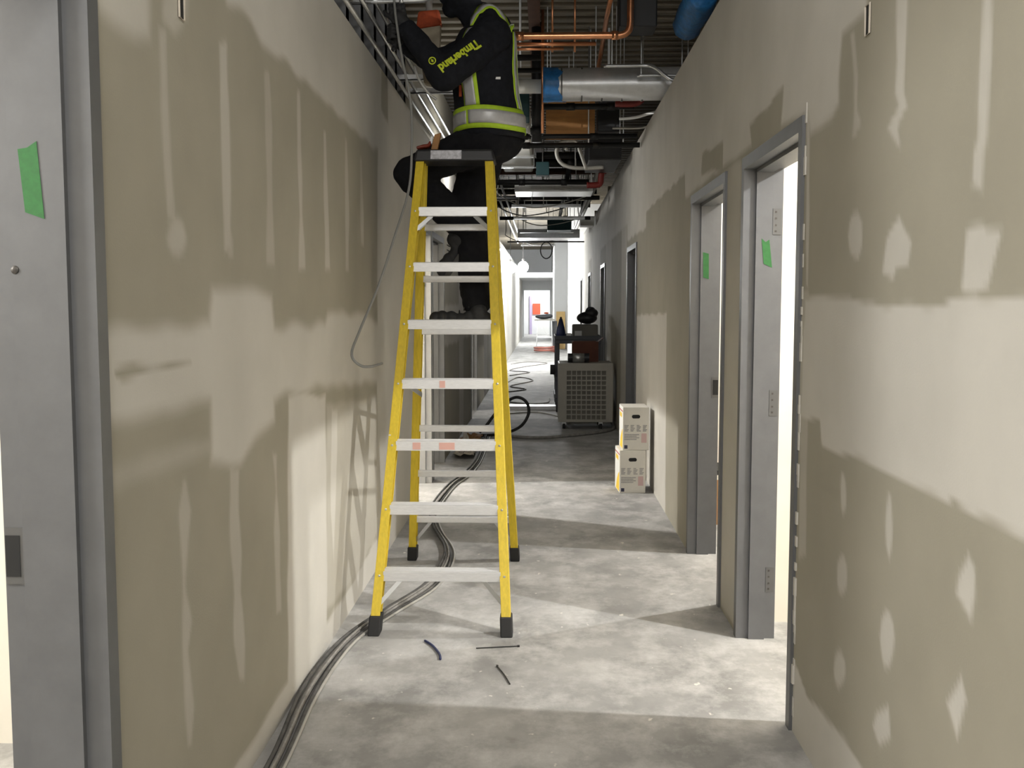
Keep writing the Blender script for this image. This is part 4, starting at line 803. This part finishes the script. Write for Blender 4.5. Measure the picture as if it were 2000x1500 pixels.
MB().hexa([V((-.745, 5.945, 3.11)), V((-.595, 5.945, 3.13)), V((-.595, 6.025, 3.13)), V((-.745, 6.025, 3.11))], [V((-.73, 5.945, 3.21)), V((-.61, 5.945, 3.22)), V((-.61, 6.025, 3.22)), V((-.73, 6.025, 3.21))]).obj('orange_cap', 'orange', o, bevel=.012)
MB().tube([(-.67, 5.985, 3.21), (-.67, 5.985, 3.96)], .02, 10).obj('sleeve', 'flex', o, smooth=True)
# cable fed up to the worker
pipe('hanging_cable', 'grey cable hanging from the hands of the worker down the left wall', 'cable', [(-.78, 5.33, 3.10), (-.765, 5.30, 2.98), (-.73, 5.25, 2.78), (-.68, 5.2, 2.54), (-.67, 5.15, 2.3), (-.68, 5.1, 2.09), (-.73, 4.95, 1.85), (-.79, 4.80, 1.60), (-.85, 4.62, 1.39), (-.865, 4.5, 1.29), (-.83, 4.5, 1.24), (-.79, 4.55, 1.23), (-.76, 4.70, 1.235)], .0065, 'grey_pvc', 8, n=8)
pipe('cable_end', 'pale stub of cable poking out below the elbow', 'cable', [(-.69, 5.45, 2.78), (-.66, 5.42, 2.70), (-.61, 5.42, 2.63), (-.57, 5.42, 2.60)], .007, 'flex', 6, n=8)

# ---------------------------------------------------------------- cables on the floor
BUN = [(-.90, 2.5), (-.88, 3.1), (-.91, 3.7), (-.90, 4.11), (-.86, 4.44), (-.75, 4.80), (-.62, 5.20), (-.57, 5.62), (-.59, 6.04), (-.72, 6.60), (-.80, 7.1), (-.80, 7.57), (-.76, 8.23), (-.68, 8.74), (-.63, 9.62), (-.65, 11.3)]
for k, (dx_, z, r, m, lb) in enumerate(((0, .012, .012, 'cable_grey', 'thick dusty grey hose of the bundle along the left wall'), (.024, .009, .009, 'cable_dusty', 'black cord on the corridor side of the bundle by the left wall'), (-.014, .027, .008, 'cable_dusty', 'black cord on top of the bundle by the left wall'), (.010, .028, .006, 'cable_grey', 'thin grey cord on top of the bundle by the left wall'), (.042, .007, .007, 'flex', 'pale cord at the outer edge of the bundle by the left wall'))):
    rnd = random.Random(k); pts = [(max(x + dx_ + rnd.uniform(-.006, .006), XL + r + .004), y, z) for x, y in BUN]
    pipe('extension_cord', lb, 'cord', pts, r, m, 8, n=8)
pipe('wire_offcut', 'curved dark blue wire offcut on the floor before the ladder', 'wire', [(-.528, 4.384, .006), (-.486, 4.318, .006), (-.446, 4.215, .006), (-.435, 4.153, .006)], .0055, 'navy', 6, n=8)
def ziptie(p, q, lb):
    t = thing('zip_tie', lb, 'zip tie', p); p, q = V(p), V(q); d = (q - p).normalized()
    MB().tube([p, p.lerp(q, .5) + V((.003, .002, 0)), q], .0028, 6, 4).obj('strap', 'cable_black', t); MB().bar(q, q + d * .011, .009, .007, V((0, 0, 1))).obj('head', 'cable_black', t)
ziptie((-.292, 4.297, .004), (-.112, 4.329, .004), 'black zip tie lying crossways before the right ladder foot'); ziptie((-.129, 3.885, .004), (-.187, 4.076, .004), 'short black zip tie lying lengthways on the floor')
pipe('air_hose', 'thick black hose standing up in a loop behind the ladder', 'hose', [(-.74, 11.6, .02), (-.66, 11.6, .10), (-.50, 11.7, .30), (-.33, 11.8, .41), (-.20, 11.8, .36), (-.17, 11.8, .22), (-.26, 11.7, .08), (-.45, 11.5, .02), (-.7, 11.3, .02)], .018, 'cable_black', 8, n=10)
pipe('drain_hose', 'dark hose curving across the floor to the louvred unit', 'hose', [(-.50, 11.25, .018), (-.40, 11.28, .018), (-.06, 11.15, .018), (.35, 11.38, .018), (.70, 11.72, .018), (.862, 12.1, .018), (.862, 13.0, .018)], .018, 'cable_grey', 8, n=8)
for i, (pts, lb) in enumerate((([(-.7, 19, .01), (-.5, 20.5, .01), (-.2, 19.6, .01), (-.6, 18.3, .01), (-.3, 17.6, .01), (-.7, 17, .01)], 'tangled cord on the far floor left'), ([(-.8, 25, .01), (-.4, 26, .01), (.1, 25.4, .01), (-.5, 23.8, .01), (-.75, 22.6, .01), (-.3, 22, .01), (-.7, 21, .01)], 'tangled cord on the floor under the bulbs'), ([(-.7, 15.6, .01), (-.3, 15.1, .01), (.05, 15.2, .01), (.10, 15.9, .01)], 'thin cord lying left of the cart'), ([(-.6, 13.6, .01), (-.1, 13.9, .01), (.2, 13.4, .01)], 'thin pale cord by the black hose loop'))):
    pipe('power_cord', lb, 'cord', pts, .011, 'cable_grey' if i < 3 else 'flex', 8, n=6)
o = B(-.55, .25, 14.3, 14.55, 0, .05).obj('steel_channel', 'galv', bevel=.004); tag(o, 'pale metal channel lying across the floor left of the cart', 'channel')
# crumpled paper and card by the left doorways
def crumple(name, cx, cy, sx, sy, sz, m, seed, lb, cat):
    nb = 9; mb = MB()
    for i in range(nb + 1):
        for j in range(nb + 1):
            u, w = i / nb - .5, j / nb - .5; h = sz * (.5 + .9 * noise.noise(V((u * 3 + seed, w * 3, seed)))) * (1 - max(abs(u), abs(w)) * 1.2)
            mb.v.append((cx + u * sx + .04 * noise.noise(V((u * 4, w * 4, seed + 9))), cy + w * sy, max(.004, h)))
    for i in range(nb):
        for j in range(nb): q = i * (nb + 1) + j; mb.f.append((q, q + 1, q + nb + 2, q + nb + 1))
    o = mb.obj(name, m); s = o.modifiers.new('t', 'SOLIDIFY'); s.thickness = .003; s.offset = 1; tag(o, lb, cat)
crumple('paper_sack', -.78, 10.1, .20, .8, .20, 'paper', 2.3, 'crumpled pale paper sack on the floor by the left doorways', 'paper')
crumple('cardboard_scrap', -.80, 11.0, .22, .5, .12, 'kraft', 5.1, 'flattened brown scrap behind the pale paper sack', 'cardboard')

# ---------------------------------------------------------------- cartons by the right wall
def carton(loc, ang, lb):
    W_, D_, H_ = .208, .30, .345; t = thing('carton', lb, 'box', loc); Rz = Matrix.Rotation(ang, 4, 'Z')
    def part(mb, nm, m, parent=t, bevel=0, label=None):
        mb.v = [tuple(V(loc) + Rz @ V(p)) for p in mb.v]; return mb.obj(nm, m, parent, bevel, label=label)
    b = part(B(0, W_, 0, D_, 0, H_), 'body', 'carton', bevel=.003)
    part(B(-.0008, .0005, .004, D_ - .004, .004, H_ - .004), 'side_print', 'carton_side', b)
    def front(x0, x1, z0, z1, m, nm): part(B(x0, x1, -.0014, .0, z0, z1), nm, m, b)
    # handle slot
    mb = MB(); n = 12; pts = [V((W_ * .5 + .018 * (1 if math.cos(a) > 0 else -1) + .015 * math.cos(a), 0, H_ - .075 + .015 * math.sin(a))) for a in [2 * PI * k / 16 for k in range(16)]]
    mb.prism(pts, V((0, -.0016, 0)), V((0, .002, 0))); part(mb, 'handle_hole', 'dark', b)
    for k in range(4):
        x = .012 + k * .049
        for r_ in range(5): front(x, x + .034 - .006 * ((k + r_) % 3), .195 - r_ * .011, .202 - r_ * .011, 'print_grey', 'print_line')
    for r_ in range(4): front(.012, .13 - .02 * (r_ % 2), .122 - r_ * .013, .129 - r_ * .013, 'print_grey', 'print_line')
    front(.148, .190, .06, .135, 'print_pink', 'print_block'); front(.012, .038, .012, .040, 'print_dark', 'print_mark')
    # yellow swoosh and dark red stripe on the left side
    mb = MB().prism([V((0, .02, .01)), V((0, D_ * .75, .01)), V((0, D_ * .55, .09)), V((0, D_ * .25, .15)), V((0, .02, .17))], V((-.0016, 0, 0)), V((-.0006, 0, 0))); part(mb, 'yellow_swoosh', 'print_yellow', b)
    part(B(-.0016, -.0006, .01, D_ - .01, H_ - .04, H_ - .03), 'red_stripe', 'print_red', b); part(B(-.0016, -.0006, .08, D_ - .06, H_ - .09, H_ - .055), 'yellow_stripe', 'print_yellow', b)
carton((.616, 7.97, 0), .05, 'white printed carton standing on the floor, lower of the stack'); carton((.640, 7.985, .346), .02, 'white printed carton on top of the other carton')
o = thing('cardboard_box', 'brown cardboard box seen through the second right doorway', 'box', (1.25, 7.0, 0))
B(1.15, 1.55, 6.83, 7.2, 0, .31).obj('body', 'kraft', o, bevel=.004); B(1.15, 1.55, 6.83, 7.2, .312, .345).obj('lid', 'carton', o, bevel=.003); B(1.155, 1.545, 6.835, 7.195, .345, .375).obj('top_pad', 'dark', o)

# ---------------------------------------------------------------- louvred unit with things on top
ux0, ux1, uy, uz0, uz1 = .185, .84, 12.05, .09, .80
t = thing('air_unit', 'beige grey louvred unit on castors by the right wall', 'air cleaner', (.51, 12.3, 0))
MB().box(ux0, ux1, uy + .03, uy + .60, uz0, uz1).obj('housing', 'unit', t, bevel=.012)
gx0, gx1, gz0, gz1 = ux0 + .10, ux1 - .08, uz0 + .03, uz1 - .09
mb = MB().box(ux0, gx0, uy, uy + .03, uz0, uz1).box(gx1, ux1, uy, uy + .03, uz0, uz1).box(gx0, gx1, uy, uy + .03, gz1, uz1).box(gx0, gx1, uy, uy + .03, uz0, gz0); mb.obj('front_frame', 'unit', t)
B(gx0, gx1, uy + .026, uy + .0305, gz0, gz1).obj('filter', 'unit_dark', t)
for k in range(1, 8): x = gx0 + (gx1 - gx0) * k / 8; B(x - .006, x + .006, uy + .004, uy + .02, gz0, gz1).obj('grille_bar', 'unit', t)
for k in range(1, 10): z = gz0 + (gz1 - gz0) * k / 10; B(gx0, gx1, uy + .002, uy + .016, z - .007, z + .007).obj('grille_slat', 'unit', t)
for x in (ux0 + .07, ux1 - .14):
    for y in (uy + .08, uy + .5):
        c = MB().tube([(x - .018, y, .04), (x + .018, y, .04)], .04, 14).obj('castor', 'rubber', t, smooth=False); B(x - .025, x + .025, y - .03, y + .03, .05, .092).obj('castor_fork', 'zinc', c)
o = thing('parts_box', 'dark red brown open box on the louvred unit', 'box', (.55, 12.4, .80))
MB().box(.36, .68, 12.35, 12.37, .803, 1.05).box(.36, .68, 12.60, 12.62, .803, 1.05).box(.36, .38, 12.37, 12.60, .803, 1.05).box(.66, .68, 12.37, 12.60, .803, 1.05).box(.38, .66, 12.37, 12.60, .803, .82).obj('box_body', 'dark_box', o)
MB().hexa([V((.68, 12.36, 1.045)), V((.68, 12.6, 1.045)), V((.68, 12.6, 1.05)), V((.68, 12.36, 1.05))], [V((.74, 12.36, 1.09)), V((.74, 12.6, 1.09)), V((.74, 12.6, 1.095)), V((.74, 12.36, 1.095))]).obj('flap', 'dark_box', o)
o = thing('tube_roll', 'dark cylinder with a silver sleeve lying on the louvred unit', 'roll', (.42, 12.2, .80))
MB().tube([(.30, 12.2, .858), (.56, 12.2, .858)], .056, 18).obj('roll', 'black_plastic', o, smooth=False); MB().tube([(.36, 12.2, .858), (.50, 12.2, .858)], .0575, 18).obj('silver_sleeve', 'galv', o, smooth=True)  # silver sleeve round the middle of the black roll
# utility cart behind the unit
t = thing('utility_cart', 'dark grey utility cart standing behind the louvred unit', 'cart', (.45, 14.6, 0))
for x in (.17, .74):
    for y in (14.0, 14.9): B(x, x + .06, y, y + .06, .10, 1.02).obj('post', 'cart', t, bevel=.008)
for z in (.96, .45, .14): MB().box(.16, .81, 13.98, 14.98, z, z + .05).box(.16, .81, 13.98, 14.0, z + .05, z + .11).box(.16, .81, 14.96, 14.98, z + .05, z + .11).box(.16, .18, 14.0, 14.96, z + .05, z + .11).box(.79, .81, 14.0, 14.96, z + .05, z + .11).obj('shelf', 'cart', t, bevel=.008)
for x in (.20, .77):
    for y in (14.03, 14.93): MB().tube([(x - .018, y, .055), (x + .018, y, .055)], .055, 14).obj('wheel', 'rubber', t)
MB().tube([(.17, 13.95, .60), (.10, 13.95, .60)], .07, 14).obj('hub', 'rubber', t)
o = thing('spray_bottle', 'navy cone shaped bottle standing on the cart', 'bottle', (.24, 14.2, 1.01))
prof = [(0, .066), (.10, .064), (.17, .052), (.24, .034), (.29, .022)]; mb = MB(); n = 14
for z, r in prof:
    for j in range(n): a_ = 2 * PI * j / n; mb.v.append((.25 + r * math.cos(a_), 14.2 + r * math.sin(a_), 1.012 + z))
for i in range(len(prof) - 1):
    for j in range(n): mb.f.append((i * n + j, i * n + (j + 1) % n, (i + 1) * n + (j + 1) % n, (i + 1) * n + j))
mb.f += [tuple(range(n)), tuple(range((len(prof) - 1) * n, len(prof) * n))]; mb.obj('bottle_body', 'navy', o, smooth=True); MB().box(.235, .265, 14.185, 14.215, 1.30, 1.33).obj('nozzle', 'cable_black', o, bevel=.006)
o = thing('tool_case', 'black case with pale sides heaped on the cart', 'tool case', (.6, 14.5, 1.01))
B(.42, .78, 14.3, 14.7, 1.012, 1.22).obj('case', 'unit_dark', o, bevel=.02); B(.45, .55, 14.295, 14.30, 1.05, 1.13).obj('case_label', 'white_plastic', o)
o = thing('hard_hat_bag', 'shiny black bag on top of the case on the cart', 'bag', (.65, 14.5, 1.222))
MB().ball((.63, 14.5, 1.312), .15, .14, .09).ball((.70, 14.45, 1.38), .09, .1, .07).obj('bag', 'black_plastic', o, smooth=True); MB().tube([(.60, 14.45, 1.36), (.64, 14.45, 1.45), (.72, 14.45, 1.45), (.75, 14.45, 1.38)], .012, 8, 5).obj('bag_handle', 'black_plastic', o, smooth=True)
o = B(.33, .40, 14.15, 14.28, 1.012, 1.10).obj('small_box', 'carton_side', bevel=.004); tag(o, 'small white packet beside the navy bottle on the cart', 'box')

# ---------------------------------------------------------------- the far end
t = thing('work_stand', 'metal work stand heaped with tools in the far corridor', 'work stand', (.07, 32.3, 0))
for sx in (-.22, .30): 
    for sy in (32.0, 32.6): MB().bar((sx, sy, 0), (sx + (.04 if sx < 0 else -.04), sy, .98), .03, .03).obj('leg', 'zinc', t)
B(-.28, .36, 31.9, 32.7, .98, 1.02).obj('top', 'unit', t); B(-.2, .28, 32.0, 32.6, .42, .45).obj('lower_shelf', 'zinc', t); MB().bar((-.18, 32.0, .9), (.20, 32.0, .45), .02, .02).obj('cross_brace', 'zinc', t)
o = MB().ball((.02, 32.3, 1.10), .28, .3, .08).ball((.15, 32.2, 1.12), .16, .2, .07).obj('tool_heap', 'cart', smooth=True); tag(o, 'grey bundle of tools lying on the work stand', 'tools')
o = MB().ball((.10, 32.1, 1.215), .08, .06, .03).obj('orange_glove', 'orange', smooth=True); tag(o, 'rust coloured rag on the tool bundle', 'rag')
o = B(.30, .46, 32.8, 33.0, 0, .95).obj('grey_panel', 'jamb'); tag(o, 'grey metal sheet on edge behind the work stand', 'sheet')
o = MB().hexa([V((.42, 33.6, 0)), V((.74, 33.6, 0)), V((.74, 33.63, 0)), V((.42, 33.63, 0))], [V((.44, 33.92, 1.25)), V((.74, 33.92, 1.25)), V((.74, 33.95, 1.25)), V((.44, 33.95, 1.25))]).obj('plywood_sheet', 'plywood'); tag(o, 'pale plywood sheet leaning against the white wall', 'plywood')
pipe('red_hose', 'pinkish red hose coiled on the floor by the work stand', 'hose', [(.05 + (.30 + .05 * math.sin(3 * a)) * math.cos(a), 31.2 + .5 * math.sin(a), .03 + .012 * a) for a in np.linspace(0, 4 * PI, 30)], .03, 'red_hose', n=8)
o = thing('warning_sign', 'plain red orange sheet fixed inside the far doorway', 'sign', (-.30, 49.9, 1.0)); B(-.52, -.14, 49.93, 49.98, .98, 1.52).obj('sheet', 'orange_sign', o)
o = B(-.68, -.56, 49.9, 49.98, 0, 1.9).obj('mauve_post', 'purple'); tag(o, 'mauve upright strip left of the red orange sheet', 'post')
o = B(-.30, .28, 49.2, 49.5, 0, .55).obj('low_cabinet', 'white_plastic', bevel=.01); tag(o, 'low white cabinet in the far doorway', 'cabinet')
# lit temporary bulbs under the far ceiling
for (x, y, z, lb) in ((-.78, 23.8, 2.36, 'lit bare bulb at the left wall, left of the glowing pair'), (-.49, 24.4, 2.40, 'lit bare bulb, right of the glowing pair')):
    t = thing('temporary_bulb', lb, 'lamp', (x, y, z))
    MB().ball((x, y, z), .13, .13, .14).obj('bulb', 'bulb', t, smooth=True); MB().tube([(x, y, z + .13), (x, y, z + .20)], .03, 12).obj('socket', 'cable_black', t); MB().tube([(x, y, z + .20), (x, y, 3.97)], .008, 6).obj('lamp_cord', 'cable_black', t)
    l = bpy.data.lights.new('bulb_light', 'POINT'); l.energy = 110; l.color = COOL; l.shadow_soft_size = .09; lo = bpy.data.objects.new('bulb_light', l); lo.location = (x, y, z - .26); COL.objects.link(lo)
